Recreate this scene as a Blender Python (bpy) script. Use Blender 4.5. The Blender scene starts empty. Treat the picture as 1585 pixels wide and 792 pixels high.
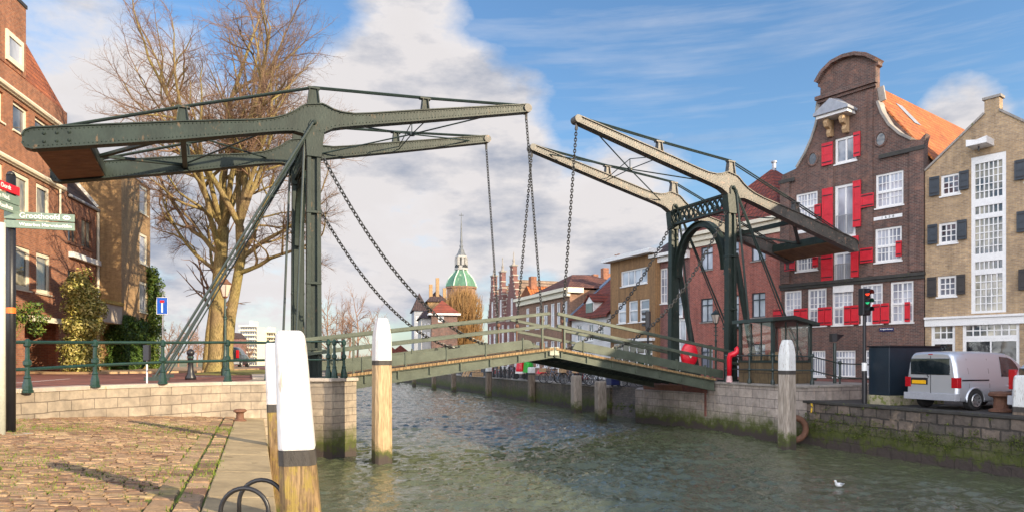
import bpy, bmesh, math, random
from mathutils import Vector, Matrix
from mathutils.geometry import tessellate_polygon
R = math.radians
scene = bpy.context.scene
col = scene.collection
F = 1060.0; HY = 555.0; CX = 792.5; EYE = 1.6
WATER = -1.7
# ------------------------------------------------------------------ camera
cam = bpy.data.cameras.new('camera'); camo = bpy.data.objects.new('camera', cam); col.objects.link(camo)
camo.location = (0, 0, EYE); camo.rotation_euler = (R(90), 0, 0)
cam.sensor_width = 36; cam.lens = 36*F/1585; cam.shift_y = (HY-396)/1585
cam.clip_start = 0.1; cam.clip_end = 6000
scene.camera = camo
# ------------------------------------------------------------------ sun, sky, exposure
SUN_EL = R(19.5); SUN_TRAVEL = Vector((-.845, .535, 0)).normalized()
sd = bpy.data.lights.new('sun', 'SUN'); so = bpy.data.objects.new('sun', sd); col.objects.link(so)
sd.energy = 4.3; sd.angle = R(.5); sd.color = (1, .82, .57)
dv = Vector((SUN_TRAVEL.x*math.cos(SUN_EL), SUN_TRAVEL.y*math.cos(SUN_EL), -math.sin(SUN_EL)))
so.rotation_euler = dv.to_track_quat('-Z', 'Y').to_euler()
scene.view_settings.view_transform = 'Standard'
scene.view_settings.look = 'None'
scene.view_settings.exposure = 0.92
scene.view_settings.gamma = 1

def px_dir(px, py):
    return Vector(((px-CX)/F, 1, (HY-py)/F)).normalized()

class G:
    """small node-tree helper"""
    def __init__(s, nt): s.nt = nt; s.L = nt.links
    def n(s, t, **kw):
        nd = s.nt.nodes.new(t)
        for k, v in kw.items():
            if k == 'op': nd.operation = v
            elif k == 'ins':
                for i, x in v.items(): s.put(nd, i, x)
            else: setattr(nd, k, v)
        return nd
    def put(s, nd, i, x):
        if isinstance(x, bpy.types.NodeSocket): s.L.new(x, nd.inputs[i])
        else: nd.inputs[i].default_value = x
    def math(s, op, a, b=0.0, clamp=False):
        m = s.n('ShaderNodeMath', op=op); m.use_clamp = clamp
        s.put(m, 0, a); s.put(m, 1, b); return m.outputs[0]
    def mix(s, f, a, b):
        m = s.n('ShaderNodeMix', data_type='RGBA'); s.put(m, 0, f); s.put(m, 6, a); s.put(m, 7, b); return m.outputs[2]
    def mul(s, a, b, f=1.0):
        m = s.n('ShaderNodeMix', data_type='RGBA', blend_type='MULTIPLY'); s.put(m, 0, f); s.put(m, 6, a); s.put(m, 7, b); return m.outputs[2]
    def noise(s, vec, scale, detail=4, rough=.55):
        m = s.n('ShaderNodeTexNoise'); s.L.new(vec, m.inputs['Vector']); m.inputs['Scale'].default_value = scale
        m.inputs['Detail'].default_value = detail; m.inputs['Roughness'].default_value = rough; return m.outputs['Fac']
    def ramp(s, f, a, b, ca=(0, 0, 0, 1), cb=(1, 1, 1, 1)):
        r = s.n('ShaderNodeValToRGB'); s.L.new(f, r.inputs[0]); e = r.color_ramp.elements
        e[0].position = a; e[1].position = b; e[0].color = ca; e[1].color = cb; return r.outputs[0]
    def vscale(s, v, sc):
        m = s.n('ShaderNodeVectorMath', op='MULTIPLY'); s.L.new(v, m.inputs[0]); m.inputs[1].default_value = sc; return m.outputs[0]
    def bump(s, h, strength, dist, nrm=None):
        b = s.n('ShaderNodeBump'); s.L.new(h, b.inputs['Height']); b.inputs['Strength'].default_value = strength
        b.inputs['Distance'].default_value = dist
        if nrm is not None: s.L.new(nrm, b.inputs['Normal'])
        return b.outputs[0]

# world: Nishita sky with procedural cloud cover spread over the directions of the dome
w = bpy.data.worlds.new('World'); scene.world = w; w.use_nodes = True
nt = w.node_tree; nt.nodes.clear(); g = G(nt)
sky = g.n('ShaderNodeTexSky'); sky.sky_type = 'NISHITA'; sky.sun_disc = False
sky.sun_elevation = SUN_EL; sky.sun_rotation = math.atan2(.845, -.535)
sky.altitude = 0; sky.air_density = 1.25; sky.dust_density = .5; sky.ozone_density = 2.2
tc = g.n('ShaderNodeTexCoord'); vec = tc.outputs['Generated']
nrm = g.n('ShaderNodeVectorMath', op='NORMALIZE'); g.L.new(vec, nrm.inputs[0]); vec = nrm.outputs[0]
cover = None
def blob(px, py, rad, wt, soft=.15):
    """round patch of cloud cover around one direction of the sky"""
    global cover
    d = g.n('ShaderNodeVectorMath', op='DOT_PRODUCT'); g.L.new(vec, d.inputs[0]); d.inputs[1].default_value = px_dir(px, py)
    mr = g.n('ShaderNodeMapRange', interpolation_type='SMOOTHSTEP')
    g.put(mr, 0, d.outputs['Value']); g.put(mr, 1, math.cos(R(rad))); g.put(mr, 2, math.cos(R(rad*soft))); g.put(mr, 3, 0.0); g.put(mr, 4, wt)
    cover = mr.outputs[0] if cover is None else g.math('ADD', cover, mr.outputs[0])
for b in ((70, 170, 12, .40), (190, 110, 8, .24), (250, 220, 12, .32), (590, 120, 10, .42), (680, 180, 10, .40), (840, 170, 7, .20), (500, 200, 9, .28), (620, 330, 15, .48), (780, 150, 6, .30),
          (380, 420, 14, .34), (900, 330, 9, .42), (990, 280, 6, .25), (1010, 400, 10, .38), (800, 380, 10, .30), (1478, 172, 3.6, 1.0), (1575, 190, 2.5, .3), (60, 420, 20, .2),
          (440, 10, 6, -.35), (320, 10, 6, -.2), (900, 60, 10, -.30), (860, 230, 5, -.25), (1200, 80, 18, -.35), (60, 10, 9, -.3)):
    blob(*b)
vs = g.vscale(vec, (1, 1, 1.9))
n1 = g.noise(vs, 4.2, 9, .58); n2 = g.noise(vs, 13, 6, .6)
wisp = g.noise(g.vscale(vec, (1.2, 1.2, 14)), 3.2, 5, .6)
# unseen cloud cover behind the camera, thickened to add fill light
sep = g.n('ShaderNodeSeparateXYZ'); g.L.new(vec, sep.inputs[0])
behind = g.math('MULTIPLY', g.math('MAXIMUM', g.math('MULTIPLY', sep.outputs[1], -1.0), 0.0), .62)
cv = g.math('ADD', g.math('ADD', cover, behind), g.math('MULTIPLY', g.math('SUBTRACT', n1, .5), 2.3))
cv = g.math('ADD', cv, g.math('MULTIPLY', g.math('SUBTRACT', n2, .5), .55))
mask = g.ramp(cv, .06, .56)
thin = g.ramp(wisp, .48, .8, (0, 0, 0, 1), (.30, .30, .30, 1))
low = g.n('ShaderNodeMapRange'); g.put(low, 0, sep.outputs[2]); g.put(low, 1, .25); g.put(low, 2, 0.0); g.put(low, 3, 0.0); g.put(low, 4, .45)
mask2 = g.math('MAXIMUM', mask, g.math('MAXIMUM', thin, low.outputs[0]), True)
n3 = g.noise(g.vscale(vec, (1, 1, 2.6)), 5.5, 7, .6)
ccol = g.ramp(n3, .33, .52, (.64, .71, .86, 1), (1.30, 1.26, 1.26, 1))
thickc = g.ramp(cv, .2, .75, (.95, .96, 1, 1), (.80, .78, .79, 1))
ccol = g.mul(ccol, thickc, .5)
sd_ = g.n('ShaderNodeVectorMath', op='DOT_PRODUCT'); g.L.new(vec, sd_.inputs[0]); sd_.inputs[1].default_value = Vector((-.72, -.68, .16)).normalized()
fill_glow = g.n('ShaderNodeMapRange'); g.put(fill_glow, 0, sd_.outputs['Value']); g.put(fill_glow, 1, .15); g.put(fill_glow, 2, .95); g.put(fill_glow, 3, 1.0); g.put(fill_glow, 4, 6.6)  # unseen low bright cloud bank behind left, added to fill the shaded facades
gl = g.n('ShaderNodeVectorMath', op='SCALE'); g.L.new(ccol, gl.inputs[0]); g.L.new(fill_glow.outputs[0], gl.inputs['Scale']); ccol = gl.outputs[0]
bg1 = g.n('ShaderNodeBackground'); g.L.new(g.mul(sky.outputs[0], (.72, .92, 1.12, 1)), bg1.inputs[0]); bg1.inputs[1].default_value = .10
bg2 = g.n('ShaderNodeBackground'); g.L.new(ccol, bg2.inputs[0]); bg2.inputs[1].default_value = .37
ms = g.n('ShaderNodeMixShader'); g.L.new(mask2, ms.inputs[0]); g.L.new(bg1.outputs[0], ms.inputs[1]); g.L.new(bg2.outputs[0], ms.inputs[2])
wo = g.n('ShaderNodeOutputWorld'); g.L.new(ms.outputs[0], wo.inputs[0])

# ------------------------------------------------------------------ materials
def new_mat(name):
    m = bpy.data.materials.new(name); m.use_nodes = True; m.node_tree.nodes.clear()
    gg = G(m.node_tree); o = gg.n('ShaderNodeOutputMaterial'); p = gg.n('ShaderNodeBsdfPrincipled'); gg.L.new(p.outputs[0], o.inputs[0])
    t = gg.n('ShaderNodeTexCoord')
    return m, gg, p, t.outputs['Object']
def c4(c): return (c[0], c[1], c[2], 1)
def sc(c, k): return (c[0]*k, c[1]*k, c[2]*k, 1)
def paint(name, c, rough=.5, var=.18, scale=2.5, bump=0.0, metal=0.0, spec=.5, wear=None, wear_at=.62, stretch=(1, 1, 1), coat=0):
    m, gg, p, v = new_mat(name); v = gg.vscale(v, stretch)
    n = gg.noise(v, scale, 6, .6); n2 = gg.noise(v, scale*9, 3, .6)
    cc = gg.mix(gg.ramp(n, .3, .7), sc(c, 1-var), sc(c, 1+var))
    cc = gg.mul(cc, gg.ramp(n2, .25, .75, (.86, .86, .86, 1), (1.1, 1.1, 1.1, 1)))
    if wear: cc = gg.mix(gg.ramp(gg.noise(v, scale*3, 8, .68), wear_at, wear_at+.07), cc, c4(wear))
    gg.L.new(cc, p.inputs['Base Color'])
    p.inputs['Metallic'].default_value = metal; p.inputs['Specular IOR Level'].default_value = spec
    gg.put(p, 'Roughness', gg.ramp(n2, .2, .8, sc((1, 1, 1), rough*.85), sc((1, 1, 1), min(1, rough*1.15))))
    if coat: p.inputs['Coat Weight'].default_value = coat
    if bump: gg.L.new(gg.bump(n2, 1, bump), p.inputs['Normal'])
    return m
def algae(gg, cc, v, z0=-.55, z1=-1.25, wet=-1.35, amt=1.0):
    """growth left by the tide: green band, black wet foot (world height)"""
    ge = gg.n('ShaderNodeNewGeometry'); sp = gg.n('ShaderNodeSeparateXYZ'); gg.L.new(ge.outputs['Position'], sp.inputs[0])
    nz = gg.noise(ge.outputs['Position'], 2.2, 6, .65); nf = gg.noise(ge.outputs['Position'], 14, 4, .7)
    zz = gg.math('ADD', sp.outputs[2], gg.math('MULTIPLY', gg.math('SUBTRACT', nz, .5), -1.3))
    zz = gg.math('ADD', zz, gg.math('MULTIPLY', gg.math('SUBTRACT', nf, .5), -.6))
    mr = gg.n('ShaderNodeMapRange'); gg.put(mr, 0, zz); gg.put(mr, 1, z0); gg.put(mr, 2, z1); gg.put(mr, 3, 0.0); gg.put(mr, 4, amt)
    gc = gg.mix(nf, (.02, .03, .006, 1), (.11, .13, .018, 1))
    cc = gg.mix(mr.outputs[0], cc, gc)
    mw = gg.n('ShaderNodeMapRange'); gg.put(mw, 0, zz); gg.put(mw, 1, wet+.1); gg.put(mw, 2, wet-.12)
    return gg.mix(mw.outputs[0], cc, (.055, .042, .036, 1))
def brick(name, a, b, mortar, bw=.22, bh=.075, ms=.009, stain=.35, rough=.85, bump=.006, tide=False, bias=0.0, big=.35, spots=None, warp=0.0):
    m, gg, p, v = new_mat(name)
    s = gg.n('ShaderNodeSeparateXYZ'); gg.L.new(v, s.inputs[0])
    cb = gg.n('ShaderNodeCombineXYZ'); gg.put(cb, 0, gg.math('ADD', s.outputs[0], s.outputs[1])); gg.put(cb, 1, s.outputs[2])
    wob = gg.n('ShaderNodeTexNoise'); gg.L.new(v, wob.inputs['Vector']); wob.inputs['Scale'].default_value = 3
    bv = cb.outputs[0]
    if warp:
        wob.inputs['Scale'].default_value = 2.6; wob.inputs['Detail'].default_value = 4
        ws = gg.n('ShaderNodeVectorMath', op='MULTIPLY_ADD'); gg.L.new(wob.outputs['Color'], ws.inputs[0]); ws.inputs[1].default_value = (warp*2, warp*2, 0); gg.L.new(cb.outputs[0], ws.inputs[2]); bv = ws.outputs[0]
    br = gg.n('ShaderNodeTexBrick', ins={0: bv, 1: c4(a), 2: c4(b), 3: c4(mortar), 'Scale': 1.0, 'Mortar Size': ms, 'Brick Width': bw, 'Row Height': bh, 'Bias': bias, 'Mortar Smooth': .3})
    n = gg.noise(v, big, 8, .62); n2 = gg.noise(v, 6, 5, .65)
    cc = gg.mul(br.outputs['Color'], gg.ramp(n, .3, .7, (1-stain, 1-stain, 1-stain, 1), (1.12, 1.1, 1.08, 1)))
    cc = gg.mul(cc, gg.ramp(n2, .25, .75, (.68, .68, .70, 1), (1.2, 1.18, 1.15, 1)))
    st = gg.noise(gg.vscale(v, (2.2, 2.2, .22)), 1.3, 5, .6)
    cc = gg.mul(cc, gg.ramp(st, .42, .72, (1, 1, 1, 1), (.72, .71, .70, 1)))
    if spots: cc = gg.mix(gg.math('MULTIPLY', gg.ramp(gg.noise(v, 1.6, 8, .7), .56, .7), .75), cc, c4(spots))
    if tide: cc = algae(gg, cc, v)
    gg.L.new(cc, p.inputs['Base Color']); p.inputs['Roughness'].default_value = rough
    hh = gg.math('ADD', gg.math('MULTIPLY', br.outputs['Fac'], -1.0), gg.math('MULTIPLY', n2, .9))
    gg.L.new(gg.bump(hh, .9, bump), p.inputs['Normal'])
    return m
def tiles(name, a, b, rough=.8, axis='x', stain=None):
    """pantile roof: rows across the slope and rolls down it"""
    m, gg, p, v = new_mat(name)
    s = gg.n('ShaderNodeSeparateXYZ'); gg.L.new(v, s.inputs[0])
    al = s.outputs[1] if axis == 'y' else s.outputs[0]
    cb = gg.n('ShaderNodeCombineXYZ'); gg.put(cb, 0, al); gg.put(cb, 1, s.outputs[2])
    br = gg.n('ShaderNodeTexBrick', ins={0: cb.outputs[0], 1: c4(a), 2: c4(b), 3: sc(a, .30), 'Scale': 1.0, 'Mortar Size': .028, 'Brick Width': .30, 'Row Height': .30, 'Mortar Smooth': .5})
    br.offset = 0
    n = gg.noise(v, .9, 7, .65); n2 = gg.noise(v, 7, 4, .6)
    cc = gg.mul(br.outputs['Color'], gg.ramp(n, .3, .72, (.62, .6, .6, 1), (1.15, 1.12, 1.1, 1)))
    cc = gg.mul(cc, gg.ramp(n2, .3, .7, (.7, .7, .7, 1), (1.2, 1.2, 1.2, 1)))
    if stain: cc = gg.mix(gg.ramp(gg.noise(v, 1.7, 7, .7), .55, .7), cc, c4(stain))
    gg.L.new(cc, p.inputs['Base Color']); p.inputs['Roughness'].default_value = rough
    wv = gg.math('SINE', gg.math('MULTIPLY', al, 2*math.pi/.30))
    hh = gg.math('ADD', gg.math('MULTIPLY', wv, .5), gg.math('MULTIPLY', br.outputs['Fac'], -.6))
    gg.L.new(gg.bump(hh, .9, .05), p.inputs['Normal'])
    return m
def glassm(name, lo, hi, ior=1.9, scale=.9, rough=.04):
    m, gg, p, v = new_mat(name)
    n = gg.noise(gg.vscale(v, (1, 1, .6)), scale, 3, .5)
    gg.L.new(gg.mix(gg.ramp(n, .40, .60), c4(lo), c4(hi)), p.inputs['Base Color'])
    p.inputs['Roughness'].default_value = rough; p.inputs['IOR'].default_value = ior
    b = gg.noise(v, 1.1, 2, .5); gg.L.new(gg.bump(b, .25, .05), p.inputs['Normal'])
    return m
def island(name, stops, rough=.85, scale=0, bump=0.0, trans=0.0, spec=.3):
    """each loose piece of the mesh takes its own shade from the list"""
    m, gg, p, v = new_mat(name)
    ge = gg.n('ShaderNodeNewGeometry'); r = gg.n('ShaderNodeValToRGB'); gg.L.new(ge.outputs['Random Per Island'], r.inputs[0])
    e = r.color_ramp.elements
    while len(e) < len(stops): e.new(.5)
    for i, c in enumerate(stops): e[i].position = i/(len(stops)-1); e[i].color = c4(c)
    cc = r.outputs[0]
    if scale:
        n2 = gg.noise(v, scale, 5, .65); cc = gg.mul(cc, gg.ramp(n2, .25, .75, (.62, .62, .62, 1), (1.25, 1.25, 1.25, 1)))
        if bump: gg.L.new(gg.bump(n2, 1, bump), p.inputs['Normal'])
    gg.L.new(cc, p.inputs['Base Color']); p.inputs['Roughness'].default_value = rough; p.inputs['Specular IOR Level'].default_value = spec
    return m
def woodm(name, a, b, rough=.8, tide=False, moss=0.0, st=(9, 9, .55)):
    m, gg, p, v = new_mat(name)
    n = gg.noise(gg.vscale(v, st), 2.2, 7, .65); n2 = gg.noise(gg.vscale(v, (30, 30, 1.2)), 2, 4, .6)
    cc = gg.mix(gg.ramp(n, .3, .7), c4(a), c4(b)); cc = gg.mul(cc, gg.ramp(n2, .35, .6, (.45, .43, .4, 1), (1.1, 1.1, 1.1, 1)))
    if moss: cc = gg.mix(gg.math('MULTIPLY', gg.ramp(gg.noise(gg.vscale(v, (4, 4, 2.2)), 2, 8, .75), .5, .58), moss), cc, (.27, .20, .035, 1))
    if tide: cc = algae(gg, cc, v, -1.0, -1.35, -1.45)
    gg.L.new(cc, p.inputs['Base Color']); p.inputs['Roughness'].default_value = rough
    gg.L.new(gg.bump(gg.math('ADD', n, gg.math('MULTIPLY', n2, .5)), 1, .02), p.inputs['Normal'])
    return m

M = {}
M['green'] = paint('bridge_green_paint', (.022, .033, .028), .45, .32, 1.6, .005, spec=.28, wear=(.11, .075, .045), wear_at=.61, stretch=(1, 1, .55))
M['pale'] = paint('weathered_pale_paint', (.34, .35, .27), .45, .3, 2.4, .006, wear=(.20, .12, .06), wear_at=.60)
M['iron'] = paint('black_green_iron', (.022, .036, .032), .38, .25, 3, .002)
M['cast'] = paint('cast_iron_green', (.012, .038, .029), .33, .25, 4, .003)
M['black'] = paint('black_metal', (.014, .014, .017), .4, .25, 3)
M['chain'] = paint('chain_steel', (.055, .055, .052), .42, .3, 6, metal=.4, wear=(.24, .11, .05), wear_at=.66)
M['deckgreen'] = paint('pale_green_deck_paint', (.078, .094, .070), .42, .25, 2.0, .004, spec=.35, wear=(.16, .14, .09), wear_at=.64)
M['weathered'] = paint('weathered_bridge_paint', (.078, .074, .066), .46, .35, 2.2, .006, spec=.4, wear=(.25, .16, .115), wear_at=.57)
M['whitepaint'] = paint('white_pile_paint', (.60, .585, .58), .55, .12, 2.2, .006, wear=(.40, .35, .29), wear_at=.60, stretch=(2.5, 2.5, .5))
M['whiteworn'] = paint('worn_white_pile_paint', (.70, .71, .69), .6, .12, 3, .008, wear=(.33, .28, .22), wear_at=.57, stretch=(3, 3, .5))
M['tar'] = paint('black_tar_band', (.055, .048, .042), .7, .3, 6, .01, stretch=(3, 3, .6))
M['pile'] = woodm('pile_wood_mossy', (.14, .085, .038), (.32, .215, .105), tide=True, moss=.7, st=(5, 5, 1.4))
M['pile2'] = woodm('pile_wood_tan', (.40, .27, .145), (.56, .42, .25), tide=True)
M['pile3'] = woodm('pile_wood_grey', (.30, .25, .20), (.48, .42, .36), tide=True)
M['pile4'] = woodm('pile_wood_dark', (.12, .09, .065), (.27, .21, .16), tide=True)
M['plank'] = woodm('deck_planks', (.20, .12, .055), (.40, .27, .125))
M['wood'] = woodm('new_wood', (.48, .30, .15), (.62, .44, .26))
M['white'] = paint('white_window_paint', (.78, .77, .75), .45, .06, 3)
M['cream'] = paint('cream_paint', (.72, .66, .52), .5, .08, 2)
M['red'] = paint('red_shutter_paint', (.60, .018, .032), .38, .14, 2.5, .002)
M['slate'] = paint('slate_blue_shutter', (.040, .050, .062), .5, .2, 3)
M['brownshutter'] = paint('brown_black_shutter', (.036, .031, .029), .5, .2, 3)
M['glass'] = glassm('window_glass', (.025, .032, .045), (.16, .18, .22))
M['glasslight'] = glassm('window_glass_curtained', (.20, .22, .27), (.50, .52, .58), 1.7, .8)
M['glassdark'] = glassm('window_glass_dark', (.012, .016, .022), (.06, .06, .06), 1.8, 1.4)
M['glasswarm'] = glassm('window_glass_warm', (.03, .045, .06), (.36, .33, .25), 1.7, 1.2)  # pane colour mottled between dark blue and warm beige
M['brickdark'] = brick('dark_purple_brick', (.215, .105, .08), (.11, .068, .06), (.25, .215, .19), stain=.42, spots=(.32, .16, .11))
M['bricktan'] = brick('tan_brick', (.56, .39, .215), (.38, .265, .16), (.52, .44, .34), stain=.3, spots=(.34, .26, .18))
M['brickred'] = brick('red_brick', (.48, .13, .09), (.32, .09, .07), (.44, .32, .27), stain=.22)
M['brickorange'] = brick('orange_brick', (.42, .165, .085), (.27, .105, .062), (.36, .26, .19), stain=.2, bw=.23, bh=.08, bump=.012)
M['brickochre'] = brick('ochre_brick', (.47, .30, .14), (.37, .23, .115), (.40, .30, .18), stain=.18, bh=.07, ms=.006)
M['brickbrown'] = brick('brown_brick', (.34, .18, .11), (.23, .125, .085), (.34, .27, .21), stain=.25)
M['brickplum'] = brick('plum_brick', (.28, .105, .092), (.17, .075, .07), (.30, .22, .19), stain=.25)
M['paving'] = brick('red_clinker_paving', (.28, .095, .065), (.19, .07, .055), (.16, .11, .09), .21, .07)
M['stone'] = brick('pale_stone_blocks', (.45, .385, .30), (.355, .30, .235), (.20, .165, .13), .72, .24, .012, stain=.45, tide=True, big=.9, spots=(.28, .215, .16), warp=.03)
M['stonegrey'] = brick('grey_stone_blocks', (.47, .41, .36), (.37, .33, .30), (.18, .15, .135), .85, .36, .012, stain=.38, tide=True, big=.7, spots=(.40, .31, .23))
M['quaystone'] = brick('old_quay_masonry', (.27, .215, .175), (.15, .13, .115), (.085, .075, .065), .55, .33, .030, stain=.6, tide=True, bump=.07, big=.6, spots=(.36, .27, .19), warp=.07)
M['quaybrick'] = brick('mossy_quay_brick', (.19, .15, .11), (.125, .105, .085), (.09, .08, .065), .24, .08, .01, stain=.45, tide=True, bump=.02, spots=(.07, .085, .02))
M['coping'] = paint('stone_coping', (.30, .27, .24), .8, .25, 2, .01, wear=(.12, .13, .04), wear_at=.6)
M['blackcoping'] = paint('dark_timber_coping', (.045, .042, .038), .8, .3, 3, .01, wear=(.10, .12, .03), wear_at=.6)
M['concrete'] = paint('worn_concrete', (.34, .26, .145), .85, .3, 1.3, .01, wear=(.20, .15, .075), wear_at=.60)
M['conc2'] = paint('grey_concrete', (.42, .36, .30), .85, .2, 1.6, .008, wear=(.34, .24, .06), wear_at=.62)
M['orangetile'] = tiles('orange_pantiles', (.60, .185, .045), (.44, .13, .04), axis='y', stain=(.36, .17, .06))
M['redtile'] = tiles('red_pantiles', (.27, .060, .036), (.18, .048, .034), stain=(.15, .06, .045))
M['redtiley'] = tiles('red_pantiles_side', (.36, .085, .045), (.25, .065, .04), axis='y', stain=(.18, .07, .05))
M['darktile'] = tiles('dark_tiles', (.095, .058, .055), (.062, .043, .045))
M['tantile'] = tiles('tan_grey_tiles', (.33, .235, .165), (.25, .18, .135), stain=(.20, .15, .12))
M['lead'] = paint('lead_sheet', (.33, .35, .39), .45, .18, 3, metal=.15)
M['zinc'] = paint('blue_grey_gable_slates', (.15, .21, .30), .5, .25, 2)
M['copper'] = paint('verdigris_copper', (.085, .20, .125), .7, .4, .5, wear=(.30, .37, .27), wear_at=.58, stretch=(1, 1, .25))
M['woodclad'] = brick('brown_timber_cladding', (.36, .21, .095), (.29, .17, .08), (.16, .095, .05), .14, 40.0, .012, stain=.2)
M['bluesign'] = paint('blue_sign_face', (.012, .11, .55), .35, .05)
M['signred'] = paint('sign_red', (.62, .012, .02), .4, .05)
M['signgreen'] = paint('fingerpost_grey_green', (.17, .235, .19), .45, .08)
M['signwhite'] = paint('sign_white', (.80, .80, .78), .4, .03)
M['enamel'] = paint('dark_blue_enamel', (.012, .02, .09), .3, .05)
M['lamp'] = glassm('lamp_glass', (.50, .42, .34), (.66, .58, .50), 1.4)
M['rubber'] = paint('tyre_rubber', (.022, .022, .023), .8, .2, 5)
M['orange'] = paint('orange_band', (.75, .17, .02), .4, .05)
M['yellow'] = paint('yellow_paint', (.72, .46, .02), .4, .15, 5, wear=(.2, .1, .03), wear_at=.66)
M['brass'] = paint('grey_steel', (.38, .38, .38), .35, .1, 5, metal=.7)
M['rust'] = paint('rusty_iron', (.16, .075, .045), .75, .3, 8, .01)
# ------------------------------------------------------------------ object helpers
def tag(o, label=None, cat=None, group=None, kind=None):
    if label: o['label'] = label
    if cat: o['category'] = cat
    if group: o['group'] = group
    if kind: o['kind'] = kind
    return o
def thing(name, label, cat, loc=(0, 0, 0), rz=0.0, group=None):
    o = bpy.data.objects.new(name, None); col.objects.link(o); o.empty_display_size = .3
    o.location = loc; o.rotation_euler = (0, 0, rz)
    return tag(o, label, cat, group)
def children(o): return [c for c in bpy.data.objects if c.parent == o]
def copy_tree(o, parent=None):
    c = o.copy(); col.objects.link(c)
    if parent: c.parent = parent
    for ch in children(o): copy_tree(ch, c)
    return c
class MB:
    def __init__(s): s.v = []; s.f = []
    def add(s, vs, fs):
        k = len(s.v); s.v += [tuple(x) for x in vs]; s.f += [tuple(i+k for i in f) for f in fs]; return s
    def box(s, x0, x1, y0, y1, z0, z1):
        return s.add([(x0, y0, z0), (x1, y0, z0), (x1, y1, z0), (x0, y1, z0), (x0, y0, z1), (x1, y0, z1), (x1, y1, z1), (x0, y1, z1)],
                     [(0, 3, 2, 1), (4, 5, 6, 7), (0, 1, 5, 4), (1, 2, 6, 5), (2, 3, 7, 6), (3, 0, 4, 7)])
    def cbox(s, c, d, rz=0.0):
        co, si = math.cos(rz), math.sin(rz); k = len(s.v)
        s.box(-d[0]/2, d[0]/2, -d[1]/2, d[1]/2, -d[2]/2, d[2]/2)
        for i in range(k, len(s.v)):
            x, y, z = s.v[i]; s.v[i] = (c[0]+x*co-y*si, c[1]+x*si+y*co, c[2]+z)
        return s
    def bar(s, p0, p1, wd, ht, w1=None, h1=None, up=(0, 0, 1)):
        p0 = Vector(p0); p1 = Vector(p1); d = (p1-p0).normalized(); u = Vector(up)
        if abs(d.dot(u)) > .98: u = Vector((0, 1, 0))
        x = d.cross(u).normalized(); z = x.cross(d)
        vs = []
        for p, a, b in ((p0, wd, ht), (p1, w1 or wd, h1 or ht)):
            vs += [p-x*a/2-z*b/2, p+x*a/2-z*b/2, p+x*a/2+z*b/2, p-x*a/2+z*b/2]
        return s.add(vs, [(0, 1, 2, 3), (7, 6, 5, 4), (0, 4, 5, 1), (1, 5, 6, 2), (2, 6, 7, 3), (3, 7, 4, 0)])
    def tube(s, pts, rad, n=8, cap=True, closed=False):
        pts = [Vector(p) for p in pts]; m = len(pts)
        rs = rad if isinstance(rad, (list, tuple)) else [rad]*m
        vs = []; fs = []; px = None
        for i, p in enumerate(pts):
            if closed: d = pts[(i+1) % m]-pts[i-1]
            else: d = pts[min(i+1, m-1)]-pts[max(i-1, 0)]
            d = d.normalized() if d.length > 1e-9 else Vector((0, 0, 1))
            if px is None:
                a = Vector((0, 0, 1)) if abs(d.z) < .9 else Vector((1, 0, 0)); px = d.cross(a).normalized()
            else:
                px = px-d*px.dot(d); px = px.normalized() if px.length > 1e-6 else d.orthogonal().normalized()
            py = d.cross(px)
            for k in range(n):
                t = 2*math.pi*k/n; vs.append(p+(px*math.cos(t)+py*math.sin(t))*rs[i])
        for i in range(m if closed else m-1):
            a = i*n; b = ((i+1) % m)*n
            for k in range(n): fs.append((a+k, a+(k+1) % n, b+(k+1) % n, b+k))
        if cap and not closed:
            fs.append(tuple(range(n-1, -1, -1))); fs.append(tuple(range((m-1)*n, m*n)))
        return s.add(vs, fs)
    def lathe(s, prof, c=(0, 0, 0), n=16, sx=1.0, sy=1.0, rot=0.0):
        vs = []; fs = []; m = len(prof)
        for r, z in prof:
            for k in range(n):
                t = 2*math.pi*k/n+rot; vs.append((c[0]+r*sx*math.cos(t), c[1]+r*sy*math.sin(t), c[2]+z))
        for i in range(m-1):
            for k in range(n): fs.append((i*n+k, i*n+(k+1) % n, (i+1)*n+(k+1) % n, (i+1)*n+k))
        fs.append(tuple(range(n-1, -1, -1))); fs.append(tuple(range((m-1)*n, m*n)))
        return s.add(vs, fs)
    def prism(s, poly, lo, hi, axis='z', f=None):
        """outline extruded along an axis; for 'y' the outline is (x,z), for 'x' it is (y,z)"""
        def P(a, b, h): return (a, b, h) if axis == 'z' else ((a, h, b) if axis == 'y' else (h, a, b))
        n = len(poly); vs = [P(a, b, lo) for a, b in poly]+[P(a, b, hi) for a, b in poly]
        tri = tessellate_polygon([[Vector((a, b, 0)) for a, b in poly]])
        fs = [tuple(t) for t in tri]+[tuple(i+n for i in reversed(t)) for t in tri]
        fs += [(i, (i+1) % n, n+(i+1) % n, n+i) for i in range(n)]
        return s.add(vs, fs)
    def sphere(s, c, r, n=10, m=6, sc=(1, 1, 1)):
        prof = [(max(1e-4, math.sin(math.pi*i/m))*r, -math.cos(math.pi*i/m)*r*sc[2]) for i in range(m+1)]
        return s.lathe(prof, c, n, sc[0], sc[1])
    def xf(s, mat, k=0):
        for i in range(k, len(s.v)): s.v[i] = tuple(mat @ Vector(s.v[i]))
        return s
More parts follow.
